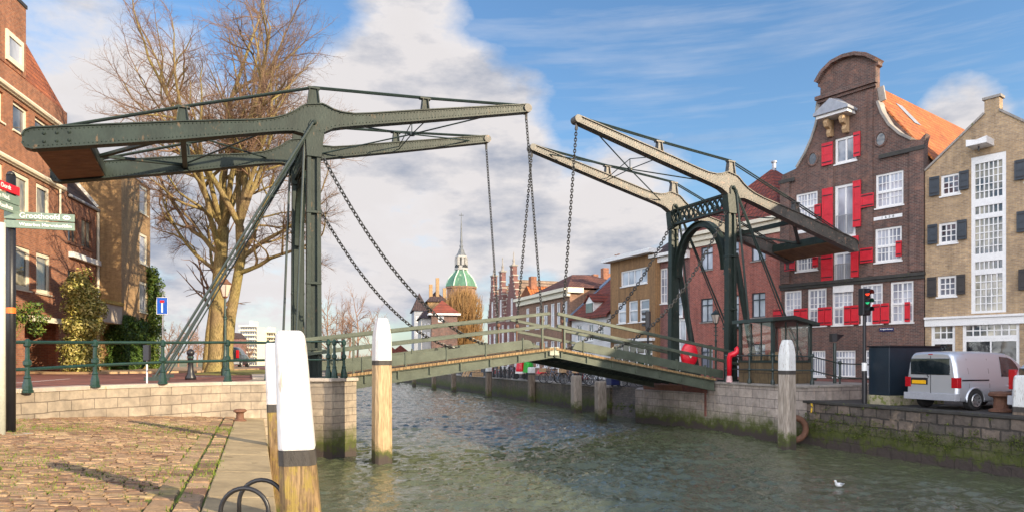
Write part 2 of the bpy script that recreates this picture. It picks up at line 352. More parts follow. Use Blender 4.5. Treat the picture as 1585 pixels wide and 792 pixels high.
    def build(s, name, m, parent=None, smooth=False, bevel=0.0, fix=True):
        me = bpy.data.meshes.new(name); me.from_pydata(s.v, [], s.f)
        if fix:
            b = bmesh.new(); b.from_mesh(me); bmesh.ops.recalc_face_normals(b, faces=b.faces); b.to_mesh(me); b.free()
        me.materials.append(M[m] if isinstance(m, str) else m)
        o = bpy.data.objects.new(name, me); col.objects.link(o)
        if parent: o.parent = parent
        if smooth:
            for p in me.polygons: p.use_smooth = True
        if bevel:
            bv = o.modifiers.new('bevel', 'BEVEL'); bv.width = bevel; bv.segments = 2; bv.limit_method = 'ANGLE'; bv.angle_limit = R(40)
        return o
def text_mb(txt, size, loc, rz, mname, parent, name='lettering', tilt=R(90), align='LEFT', extrude=.002, flip=0.0):
    cu = bpy.data.curves.new('txt', 'FONT'); cu.body = txt; cu.size = size; cu.extrude = extrude; cu.align_x = align; cu.align_y = 'CENTER'; cu.offset = size*.012
    o = bpy.data.objects.new('txt', cu); col.objects.link(o)
    bpy.context.view_layer.update()
    me = bpy.data.meshes.new_from_object(o.evaluated_get(bpy.context.evaluated_depsgraph_get()))
    col.objects.unlink(o); bpy.data.objects.remove(o)
    me.transform(Matrix.Translation(loc) @ Matrix.Rotation(rz, 4, 'Z') @ Matrix.Rotation(tilt, 4, 'X'))
    me.materials.clear(); me.materials.append(M[mname])
    r = bpy.data.objects.new(name, me); col.objects.link(r); r.parent = parent
    return r
def P(px, Y): return (px-CX)/F*Y
def H(py, Y): return EYE-(py-HY)/F*Y
def at(px, Y, z): return Vector((P(px, Y), Y, z))

# ------------------------------------------------------------------ facades
class House:
    def __init__(s, name, label, cat, px, Y, vp, sign, zb=0.0, group=None):
        s.X = P(px, Y); s.Y = Y; d = Vector(((vp-CX)/F, 1)).normalized()*sign; s.e = d; s.zb = zb
        s.root = thing(name, label, cat, (s.X, s.Y, zb), math.atan2(d.y, d.x), group)
    def a(s, px):
        k = (px-CX)/F; return (k*s.Y-s.X)/(s.e.x-k*s.e.y)
    def z(s, px, py): return H(py, s.Y+s.a(px)*s.e.y)-s.zb
    def rect(s, x0, x1, y0, y1):
        n_, f_ = (x1, x0) if s.e.y < 0 else (x0, x1); return (s.a(x0), s.a(x1), s.z(f_ if y1 < HY else n_, y1), s.z(n_ if y0 < HY else f_, y0))
    def world(s, a, y, z):
        n = Vector((-s.e.y, s.e.x)); return Vector((s.X+s.e.x*a+n.x*y, s.Y+s.e.y*a+n.y*y, s.zb+z))
    def wall(s, outline, holes, depth, m, name='wall', y0=0.0, reveal=.16, back=None):
        loops = [[Vector((a, z, 0)) for a, z in outline]]
        for (a0, a1, z0, z1) in holes: loops.append([Vector((a0, z0, 0)), Vector((a0, z1, 0)), Vector((a1, z1, 0)), Vector((a1, z0, 0))])
        flat = [v for l in loops for v in l]; tri = tessellate_polygon(loops)
        mb = MB(); mb.add([(v.x, y0, v.y) for v in flat], [tuple(t) for t in tri])
        for l in loops[1:]:
            vs = [(v.x, y0, v.y) for v in l]+[(v.x, y0+reveal, v.y) for v in l]
            mb.add(vs, [(i, (i+1) % 4, 4+(i+1) % 4, 4+i) for i in range(4)])
        n = len(outline); vs = [(a, y0, z) for a, z in outline]+[(a, y0+depth, z) for a, z in outline]
        mb.add(vs, [(i, (i+1) % n, n+(i+1) % n, n+i) for i in range(n)])
        k = len(mb.v); t2 = tessellate_polygon([loops[0]]); mb.add([(a, y0+depth, z) for a, z in outline], [tuple(t) for t in t2])
        return mb.build(name, m, s.root, fix=False)
    def window(s, r, cols, rows, fw=.09, mw=.035, frame='white', pane='glass', sill=True, inset=.06, transom=None, dep=.09, name='window', mull=None):
        a0, a1, z0, z1 = r; mb = MB(); y0, y1 = inset, inset+dep; e = .0
        mb.box(a0+e, a0+fw, y0, y1, z0, z1); mb.box(a1-fw, a1-e, y0, y1, z0, z1)
        mb.box(a0+fw, a1-fw, y0, y1, z0, z0+fw); mb.box(a0+fw, a1-fw, y0, y1, z1-fw, z1)
        w_, h_ = a1-a0-2*fw, z1-z0-2*fw
        for i in range(1, cols):
            x = a0+fw+w_*i/cols; k = mw*(2.4 if mull and i in mull else 1); mb.box(x-k/2, x+k/2, y0+.02, y1-.012, z0+fw, z1-fw)
        for j in range(1, rows):
            z = z0+fw+h_*j/rows; mb.box(a0+fw, a1-fw, y0+.024, y1-.016, z-mw/2, z+mw/2)
        if transom:
            z = z0+(z1-z0)*transom; mb.box(a0+fw, a1-fw, y0-.012, y1-.004, z-fw*.55, z+fw*.55)
        o = mb.build(name, frame, s.root)
        if pane:
            MB().box(a0+fw*.5, a1-fw*.5, y1-.03, y1-.008, z0+fw*.5, z1-fw*.5).build('pane', pane, o)
        if sill:
            MB().box(a0-.05, a1+.05, -.07, inset-.004, z0-.07, z0-.004).build('sill', frame if sill is True else sill, o)
        return o
    def shutter(s, r, m='red', y=-.115, ribs=2):
        a0, a1, z0, z1 = r; mb = MB(); mb.box(a0, a1, y, y+.045, z0, z1)
        b = min(.09, (a1-a0)*.2); hh = (z1-z0)/ribs
        for i in range(ribs):
            q0, q1 = z0+i*hh, z0+(i+1)*hh
            mb.box(a0+.002, a0+b, y-.018, y-.001, q0+b*.6, q1-b*.6); mb.box(a1-b, a1-.002, y-.018, y-.001, q0+b*.6, q1-b*.6)
            mb.box(a0+.002, a1-.002, y-.018, y-.001, q0+.002, q0+b*.6-.002); mb.box(a0+.002, a1-.002, y-.018, y-.001, q1-b*.6+.002, q1-.002)
        o = mb.build('shutter', m, s.root)
        for q in (z0+(z1-z0)*.14, z1-(z1-z0)*.14): MB().box(a0+.02, a1-.02, y-.026, y-.0185, q-.025, q+.025).build('strap_hinge', 'black', o)
        return o
    def part(s, name, m, mb, **k): return mb.build(name, m, s.root, **k)

# ------------------------------------------------------------------ chain, foliage, bare trees
def chain_mb(pts, pitch, lw, wire, mb=None):
    mb = mb or MB(); pts = [Vector(p) for p in pts]
    L = [0]
    for i in range(1, len(pts)): L.append(L[-1]+(pts[i]-pts[i-1]).length)
    n = max(2, int(L[-1]/pitch)); j = 0
    for k in range(n+1):
        d = L[-1]*k/n
        while j < len(L)-2 and L[j+1] < d: j += 1
        t = (d-L[j])/max(1e-6, L[j+1]-L[j]); p = pts[j].lerp(pts[j+1], t); u = (pts[j+1]-pts[j]).normalized()
        s1 = u.cross(Vector((.3, .9, .2))).normalized(); s2 = u.cross(s1)
        x = (s1+s2).normalized() if k % 2 else (s1-s2).normalized()
        hl = pitch*.5+wire*1.1; ring = []
        for q in range(10):
            a = 2*math.pi*q/10; ca, sa = math.cos(a), math.sin(a)
            ring.append(p+u*(hl*(abs(ca)**.75)*(1 if ca > 0 else -1))+x*lw*.5*(abs(sa)**.8)*(1 if sa > 0 else -1))
        mb.tube(ring, wire, 4, closed=True)
    return mb
def sag(p0, p1, drop, n=24):
    p0 = Vector(p0); p1 = Vector(p1)
    return [p0.lerp(p1, i/n)-Vector((0, 0, drop*4*(i/n)*(1-i/n))) for i in range(n+1)]
def leaves(mb, c, rad, n, size, rng, shell=.55, flat=.0):
    """leaf-sized faces through a lumpy volume"""
    for _ in range(n):
        while True:
            d = Vector((rng.gauss(0, 1), rng.gauss(0, 1), rng.gauss(0, 1)))
            if d.length > .1: break
        d.normalize(); r = shell+(1-shell)*rng.random()**.6
        p = Vector((c[0]+d.x*rad[0]*r, c[1]+d.y*rad[1]*r, c[2]+d.z*rad[2]*r))
        nn = (d+Vector((rng.gauss(0, .6), rng.gauss(0, .6), rng.gauss(0, .6)+.3))).normalized()
        x = nn.orthogonal().normalized(); y = nn.cross(x); an = rng.random()*6.28
        x, y = x*math.cos(an)+y*math.sin(an), y*math.cos(an)-x*math.sin(an); k = size*(.6+.8*rng.random())
        mb.add([p-x*k, p-y*k*.5+nn*k*.15, p+x*k, p+y*k*.5+nn*k*.15], [(0, 1, 2, 3)])
def bare_tree(name, label, loc, spec, seed, mats=('bark', 'twig'), group=None, cat='tree'):
    """spec: trunk starts [(path points, radii)], then limbs grown by recursion"""
    rng = random.Random(seed); root = thing(name, label, cat, loc, 0, group)
    tm, cm = MB(), MB()
    LV = spec['levels']
    def rv(a): return Vector((rng.gauss(0, a), rng.gauss(0, a), rng.gauss(0, a)))
    def grow(p, d, L, r, lev):
        q = LV[lev]; seg = q['seg']; pts = [p.copy()]; rs = [r]; dd = d.normalized(); r1 = r*q.get('tip', .3)
        for i in range(seg):
            dd = (dd+rv(q['wob'])+Vector((0, 0, q['up']))).normalized()
            p = p+dd*L/seg; pts.append(p.copy()); rs.append(r+(r1-r)*(i+1)/seg)
        (tm if lev <= spec['limb'] else cm).tube(pts, rs, q['n'], cap=False)
        if lev+1 < len(LV):
            nq = LV[lev+1]; k = q['kids']
            for j in range(k):
                t = q['t0']+(1-q['t0'])*(j+rng.random()*.8)/k; x = min(seg-1e-4, t*seg); i = int(x); f = x-i
                b = pts[i].lerp(pts[i+1], f); base = (pts[i+1]-pts[i]).normalized()
                side = base.orthogonal().normalized(); side.rotate(Matrix.Rotation(rng.random()*6.283, 3, base))
                an = R(nq['ang'])*(.65+.7*rng.random()); nd = base*math.cos(an)+side*math.sin(an)
                rr = (rs[i]+(rs[i+1]-rs[i])*f)
                grow(b, nd, L*nq['len']*(1.15-.55*t)*(.7+.6*rng.random()), min(rr*.8, r*nq['rad'])*(.8+.4*rng.random()), lev+1)
            # the leader carries on
            grow(pts[-1], dd, L*nq['len']*.8, r1*1.0, lev+1)
    for (path, rads, ) in spec['trunk']:
        tm.tube(path, rads, 12, cap=False)
    for (p, d, L, r) in spec['limbs']: grow(Vector(p), Vector(d), L, r, 0)
    tm.build('trunk', mats[0], root, smooth=True, fix=False); cm.build('crown', mats[1], root, smooth=True, fix=False)
    return root
# ------------------------------------------------------------------ the setting: water, quays, streets
CA = math.atan2(.937, -.35)                      # direction of the canal
def TS(t, s): return (.937*t-.35*s, .35*t+.937*s)
def ST(x, y): return (-.35*x+.937*y, -(.937*x+.35*y))   # local frame of the walls that follow the canal
UA = math.atan2(.35, .937)

def water_mat():
    m, gg, p, v = new_mat('canal_water'); ge = gg.n('ShaderNodeNewGeometry'); v = ge.outputs['Position']
    rot = gg.n('ShaderNodeVectorRotate'); gg.L.new(v, rot.inputs[0]); rot.inputs['Angle'].default_value = R(25); rv = rot.outputs[0]
    n1 = gg.noise(gg.vscale(rv, (1, 1.6, 1)), 2.3, 4, .62); n2 = gg.noise(gg.vscale(rv, (1, 1.7, 1)), .55, 2, .5); n3 = gg.noise(gg.vscale(rv, (1, 1.6, 1)), 8.0, 3, .55)
    pt = gg.noise(v, .10, 3, .5)
    h = gg.math('ADD', gg.math('ADD', gg.math('MULTIPLY', n1, .55), gg.math('MULTIPLY', n2, .8)), gg.math('MULTIPLY', n3, .16))
    amp = gg.ramp(pt, .3, .7, (.55, .55, .55, 1), (1, 1, 1, 1))
    gg.L.new(gg.bump(gg.math('MULTIPLY', h, amp), 1.0, .13), p.inputs['Normal'])
    gg.L.new(gg.mix(pt, (.062, .082, .058, 1), (.125, .130, .058, 1)), p.inputs['Base Color'])
    p.inputs['Roughness'].default_value = .035; p.inputs['IOR'].default_value = 1.72
    return m
M['water'] = water_mat()
from mathutils import noise as mnoise
def wave(x, y):
    a, b = x*.87+y*.5, -x*.5+y*.87; h = 0.0
    for f, am, sx in ((.42, .055, 1.5), (.95, .052, 1.6), (2.0, .050, 1.6), (4.2, .030, 1.5)):
        v = mnoise.noise(Vector((a*f, b*f*sx, f*7.3))); h += am*(1-abs(v)*2.0)
    return h*(.62+.75*max(0, min(1, .5+mnoise.noise(Vector((x*.11, y*.08, 3.1)))*1.3)))-.06
wm = MB(); ss = [3.0]
while ss[-1] < 118: ss.append(ss[-1]+max(.085, .0045*ss[-1]))
tt = [-1+.105*i for i in range(int(22.5/.105)+1)]
nT = len(tt)
for s_ in ss:
    k_ = max(0.0, min(1, (116-s_)/25))
    for t_ in tt: x, y = TS(t_, s_); e_ = min(1, (t_+1)*4, (21.4-t_)*4); wm.v.append((x, y, WATER+wave(x, y)*k_*max(0, e_)))
wm.f = [(i*nT+j, i*nT+j+1, (i+1)*nT+j+1, (i+1)*nT+j) for i in range(len(ss)-1) for j in range(nT-1)]
k0 = len(wm.v); A_, B_, C_, D_ = TS(-1, 3), TS(21.45, 3), TS(21.45, ss[-1]), TS(-1, ss[-1])
wm.v += [(x, y, WATER) for x, y in (A_, B_, C_, D_, (-2500, -200), (2500, -200), (2500, 3500), (-2500, 3500))]
wm.f += [(k0+4, k0+5, k0+1, k0), (k0+5, k0+6, k0+2, k0+1), (k0+6, k0+7, k0+3, k0+2), (k0+7, k0+4, k0, k0+3)]
tag(wm.build('water', 'water', smooth=True, fix=False), kind='structure')

# cobbled quay, sloping up to the wall: bed of earth and moss with every stone laid on it
def cz(x, y): return .052-.0741*x-.0319*y
WALL = [(-13.5, 9.6), (-10.75, 12.0), (-10.2, 14.1), (-9.75, 15.75), (-8.85, 17.1), (-7.80, 18.35), (-6.75, 19.0)]
mm, gg, p, v = new_mat('mossy_joint_earth')
n = gg.noise(v, 1.1, 7, .65); n2 = gg.noise(v, 22, 4, .7)
cc = gg.mix(gg.ramp(n, .44, .56), (.075, .055, .035, 1), (.15, .20, .025, 1)); cc = gg.mul(cc, gg.ramp(n2, .3, .7, (.5, .5, .5, 1), (1.3, 1.3, 1.3, 1)))
gg.L.new(cc, p.inputs['Base Color']); p.inputs['Roughness'].default_value = .95; gg.L.new(gg.bump(n2, 1, .02), p.inputs['Normal'])
M['joint'] = mm
def cobble_mat():
    m, gg, p, v = new_mat('cobble_stones'); ge = gg.n('ShaderNodeNewGeometry')
    r = gg.n('ShaderNodeValToRGB'); gg.L.new(ge.outputs['Random Per Island'], r.inputs[0]); e = r.color_ramp.elements
    st = [(.235, .155, .095), (.35, .25, .15), (.295, .215, .145), (.17, .10, .066), (.42, .31, .195), (.27, .17, .11)]
    while len(e) < len(st): e.new(.5)
    for i, c in enumerate(st): e[i].position = i/5; e[i].color = c4(c)
    n = gg.noise(v, .55, 6, .6); n2 = gg.noise(v, 16, 5, .7); n3 = gg.noise(v, 1.1, 7, .65)
    cc = gg.mul(r.outputs[0], gg.ramp(n, .35, .65, (.72, .60, .52, 1), (1.15, 1.12, 1.05, 1)))
    cc = gg.mul(cc, gg.ramp(n2, .3, .7, (.62, .60, .58, 1), (1.25, 1.25, 1.25, 1)))
    cc = gg.mix(gg.math('MULTIPLY', gg.ramp(n3, .56, .70), .45), cc, (.17, .19, .03, 1))
    gg.L.new(cc, p.inputs['Base Color']); p.inputs['Roughness'].default_value = .8; gg.L.new(gg.bump(n2, 1, .012), p.inputs['Normal'])
    return m
M['cobble'] = cobble_mat()
bed = MB(); q = [(-14, 5), TS(-.35, 2), TS(-.35, 20.3), (-6.75, 19.0), (-8.85, 17.1), (-10.2, 14.1), (-13.5, 9.6)]
bed.prism([(x, y) for x, y in q], 0, 0.001); bed.v = [(x, y, cz(x, y)-.012 if z > 0 else -2.2) for x, y, z in bed.v]
tag(bed.build('cobbled_quay', 'joint'), kind='structure')
rng = random.Random(5)
def inside_wall(x, y):
    for i in range(len(WALL)-1):
        (x0, y0), (x1, y1) = WALL[i], WALL[i+1]
        if y0 <= y <= y1: return x > x0+(x1-x0)*(y-y0)/(y1-y0)+.02
    return y < 9.6
cob = MB()
def stone(ct, cs, lt, ls):
    x, y = TS(ct, cs)
    if not inside_wall(x, y) or x < -13.5 or y < 4.8: return
    hh = rng.uniform(.006, .026); tx, ty = rng.gauss(0, .03), rng.gauss(0, .03); vs = []
    for k, (f, zz) in enumerate(((1.0, -.03), (.97, .004), (.87, hh))):
        for sx, sy in ((-1, -1), (1, -1), (1, 1), (-1, 1)):
            a, b = sx*lt/2*f, sy*ls/2*f
            X, Y = TS(ct+a+rng.gauss(0, .004), cs+b+rng.gauss(0, .004)); vs.append((X, Y, cz(X, Y)+zz+(a*tx+b*ty if k else 0)))
    fs = [(8, 9, 10, 11)]
    for r_ in (0, 4): fs += [(r_+i, r_+(i+1) % 4, r_+4+(i+1) % 4, r_+4+i) for i in range(4)]
    cob.add(vs, fs)
s_ = 4.6; row = 0
while s_ < 21.0:
    d = rng.uniform(.098, .118); t_ = -.98-rng.uniform(0, .12); dr = .05*math.sin(row*.7)
    while t_ > -11.5:
        L = rng.uniform(.13, .21); stone(t_-L/2, s_+d/2+.03*math.sin(t_*1.3+row*.2)+.012*rng.gauss(0, 1), L-.016, d-.014); t_ -= L
    s_ += d; row += 1
for t0, wd in ((-.66, .26), (-.93, .24)):
    s_ = 4.5
    while s_ < 20.2:
        L = rng.uniform(.26, .42); stone(t0, s_+L/2, wd-.02, L-.02); s_ += L
tag(cob.build('cobblestones', 'cobble', fix=False), kind='structure')
st = MB(); k = 4.5
while k < 20.2:
    L = 1.9; a, b = k+.006, min(20.2, k+L)-.006
    vs = [TS(-.52, a), TS(.20, a), TS(.20, b), TS(-.52, b)]
    st.add([(x, y, -2.2) for x, y in vs]+[(x, y, cz(x, y)+.012) for x, y in vs], [(4, 5, 6, 7), (0, 1, 5, 4), (1, 2, 6, 5), (2, 3, 7, 6), (3, 0, 4, 7)]); k += L
tag(st.build('quay_edge', 'concrete', bevel=.02), kind='structure')
# grass in the joints
gr = MB()
for _ in range(6500):
    t_ = -rng.random()**1.4*9-.5; s_ = rng.uniform(5, 17); 
    x, y = TS(t_, s_)
    if not inside_wall(x, y): continue
    if math.sin(x*1.7+1)*math.cos(y*1.3)+math.sin(x*.6-y*.9) < .35 and rng.random() < .8: continue
    for j in range(4):
        a = rng.random()*6.28; hgt = rng.uniform(.02, .07); bx, by = x+rng.gauss(0, .03), y+rng.gauss(0, .012); z = cz(bx, by)-.005
        gr.add([(bx-.007*math.cos(a), by-.007*math.sin(a), z), (bx+.007*math.cos(a), by+.007*math.sin(a), z), (bx+.02*math.sin(a), by+.02*math.cos(a), z+hgt)], [(0, 1, 2)])
M['grass'] = island('joint_grass', [(.06, .10, .012), (.13, .19, .02), (.20, .24, .04)])
tag(gr.build('grass', 'grass', fix=False), 'short grass and moss tufts growing between the cobbles', 'grass', kind='stuff')

# left street and its retaining wall
ABUT = [(-7.6, 22.62), (-5.9, 22.40), (-5.27, 23.2)]
lf = MB(); q = [(-70, 4)]+[(-13.5, 9.6)]+WALL[1:]+[(-7.62, 22.6), (-5.95, 22.5), (-5.32, 23.22), TS(3.15, 62), (-70, 62)]
lf.prism(q, -2.3, .93); tag(lf.build('street', 'paving'), kind='structure')
sw = MB(); sw.prism([(-70, 30.5), (-18.6, 30.5), (-15.5, 33.5), (-15.5, 42), (-19.5, 50), (-70, 50)], .90, 1.03); tag(sw.build('pavement', paint('ochre_pavement', (.40, .27, .15), .85, .25, 1.2)), kind='structure')
ln = MB(); a, b = at(0, 18.2, .934), at(108, 23.3, .934); dx = (b-a).normalized().cross(Vector((0, 0, 1)))*.05
ln.add([a-dx, a+dx, b+dx, b-dx], [(0, 1, 2, 3)]); a, b = at(296, 26, .934), at(360, 26.3, .934); dx = (b-a).normalized().cross(Vector((0, 0, 1)))*.12
ln.add([a-dx, a+dx, b+dx, b-dx], [(0, 1, 2, 3)]); tag(ln.build('road_marking', 'signwhite', fix=False), kind='structure')
gp = MB(); gp.lathe([(0.001, .0), (3.0, .0), (2.7, .06), (1.2, .16), (.001, .2)], (-11.6, 31.6, .925), 20); tag(gp.build('verge', paint('moss_and_leaf_litter', (.20, .16, .05), .95, .4, 3, .02, wear=(.16, .20, .03), wear_at=.5)), kind='structure')

def offset(pl, d):
    out = []
    for i, (x, y) in enumerate(pl):
        a = pl[max(0, i-1)]; b = pl[min(len(pl)-1, i+1)]; dx, dy = b[0]-a[0], b[1]-a[1]; l = math.hypot(dx, dy); out.append((x-dy/l*d, y+dx/l*d))
    return out
rw = thing('retaining_wall', 'low pale stone block wall carrying the left street above the cobbles', 'wall', (-9.0, 17, 0))
o = MB(); pl = WALL; inn = offset(pl, .42); out_ = offset(pl, -.06)
def strip(mb, A, B, z0f, z1f):
    for i in range(len(A)-1):
        a0, a1, b0, b1 = A[i], A[i+1], B[i], B[i+1]
        mb.add([(*a0, z0f), (*a1, z0f), (*b1, z0f), (*b0, z0f), (*a0, z1f), (*a1, z1f), (*b1, z1f), (*b0, z1f)], [(0, 1, 5, 4), (1, 2, 6, 5), (2, 3, 7, 6), (3, 0, 4, 7), (4, 5, 6, 7)])
strip(o, out_, inn, -2.3, .90); o.v = [(x+9, y-17, z) for x, y, z in o.v]; o.build('wall', 'stone', rw, fix=True)
o = MB(); strip(o, offset(pl, -.09), offset(pl, .44), .903, .99); o.v = [(x+9, y-17, z) for x, y, z in o.v]; o.build('coping', 'conc2', rw, bevel=.015)
ab = thing('bridge_abutment', 'tan stone abutment rising from the water under the left half of the bridge', 'abutment', (-6, 23, 0))
o = MB(); q = ABUT+[TS(3.18, 33), TS(-.2, 33), (-8.6, 22.8)]; o.prism([(x+6, y-23) for x, y in q], -2.4, .86); o.build('wall', 'stone', ab)
o = MB(); q = [(-7.66, 22.54), (-5.88, 22.30), (-5.19, 23.17), TS(3.26, 33.1), TS(-.2, 33.1), (-8.6, 22.7)]; o.prism([(x+6, y-23) for x, y in q], .863, .975); o.build('coping', 'conc2', ab, bevel=.015)
# quay edge from the wall to the abutment
o = MB(); q = [(-6.68, 19.02), (-7.55, 22.58), (-8.4, 22.7), (-7.5, 19.0)]; o.prism(q, -2.3, .97); tag(o.build('quay_wall', 'stone'), 'short stretch of stone quay wall between the pale wall and left abutment', 'wall')

# right quay
def canal_wall(name, label, s0, s1, t0, t1, z0, z1, m, cat='wall', coping=None, ch=.12, cd=.5, pr=.06):
    r = thing(name, label, cat, (0, 0, 0), CA)
    MB().box(s0, s1, -t1, -t0, z0, z1-ch).build('wall', m, r)
    if coping: MB().box(s0-.01, s1+.01, -t0-cd, -t0+pr, z1-ch+.003, z1).build('coping', coping, r, bevel=.015)
    return r
canal_wall('quay_wall', 'dark mossy masonry quay wall under the parked silver van', -25, 26.6, 19.7, 21, -2.6, .03, 'quaystone', coping='blackcoping', ch=.10)
canal_wall('quay_wall', 'long low mossy brick quay wall below the far row of bicycles', 36.2, 100, 19.75, 21, -2.6, .02, 'quaybrick', coping='coping', ch=.14)
br_ = thing('bridge_abutment', 'grey stained stone abutment below the right half of the bridge', 'abutment', (0, 0, 0), CA)
ra = [ST(11.25, 26.15), ST(10.45, 27.1), ST(8.86, 31.0), ST(8.86, 31.02), ST(14, 33.2), ST(15.5, 27.8)]
MB().prism(ra, -2.6, .50).build('wall', 'stonegrey', br_)
rb = [ST(8.95, 30.9), ST(6.35, 35.3), ST(6.9, 37.3), ST(13, 39), ST(14, 33)]
MB().prism(rb, -2.6, .05).build('bearing_wall', 'stonegrey', br_)
MB().prism([ST(8.7, 32.2), ST(6.75, 35.2), ST(6.95, 35.5), ST(8.95, 32.4)], .053, .33).build('bearing_ledge', 'rust', br_)
MB().prism([ST(11.2, 26.08), ST(10.37, 27.06), ST(8.75, 31.08), ST(13, 33), ST(15.5, 27.8)], .503, .60).build('coping', 'coping', br_, bevel=.015)
ap = MB(); ap.prism([ST(8.8, 31.1), ST(7.2, 36), ST(13.5, 40), ST(17.5, 33), ST(15.8, 28), ST(13, 30.5)], -1, .585)
o = ap.build('bridge_approach', 'paving'); o.rotation_euler = (0, 0, CA); tag(o, kind='structure')
stp = thing('steps', 'grey stone steps beside the right abutment near the yellow mooring ring', 'steps', (0, 0, 0), CA)
for i in range(3): MB().prism([ST(*TS(19.72, 26.9-i*.75)), ST(*TS(19.72, 26.9-(i+1)*.75+.003)), ST(*TS(23.5, 26.9-(i+1)*.75+.003)), ST(*TS(23.5, 26.9-i*.75))], -.2, .47-i*.15).build('step', 'coping', stp, bevel=.015)
rs = MB(); q = [TS(19.9, -45), TS(150, -45), (160, 320), (-60, 320), (-60, 135), (-25, 110), (-17.6, 101), TS(19.9, 100)]
rs.prism(q, -2.5, 0); tag(rs.build('street', brick('grey_clinker_street', (.155, .135, .125), (.105, .095, .09), (.07, .065, .06), .21, .11)), kind='structure')
fb = MB(); fb.prism([(-2500, 190), (-70, 170), (-55, 320), (1500, 330), (2500, 3400), (-2500, 3400)], -2.5, -.7)
tag(fb.build('far_bank', paint('far_bank_ground', (.16, .16, .08), .95, .3, .05)), kind='structure')

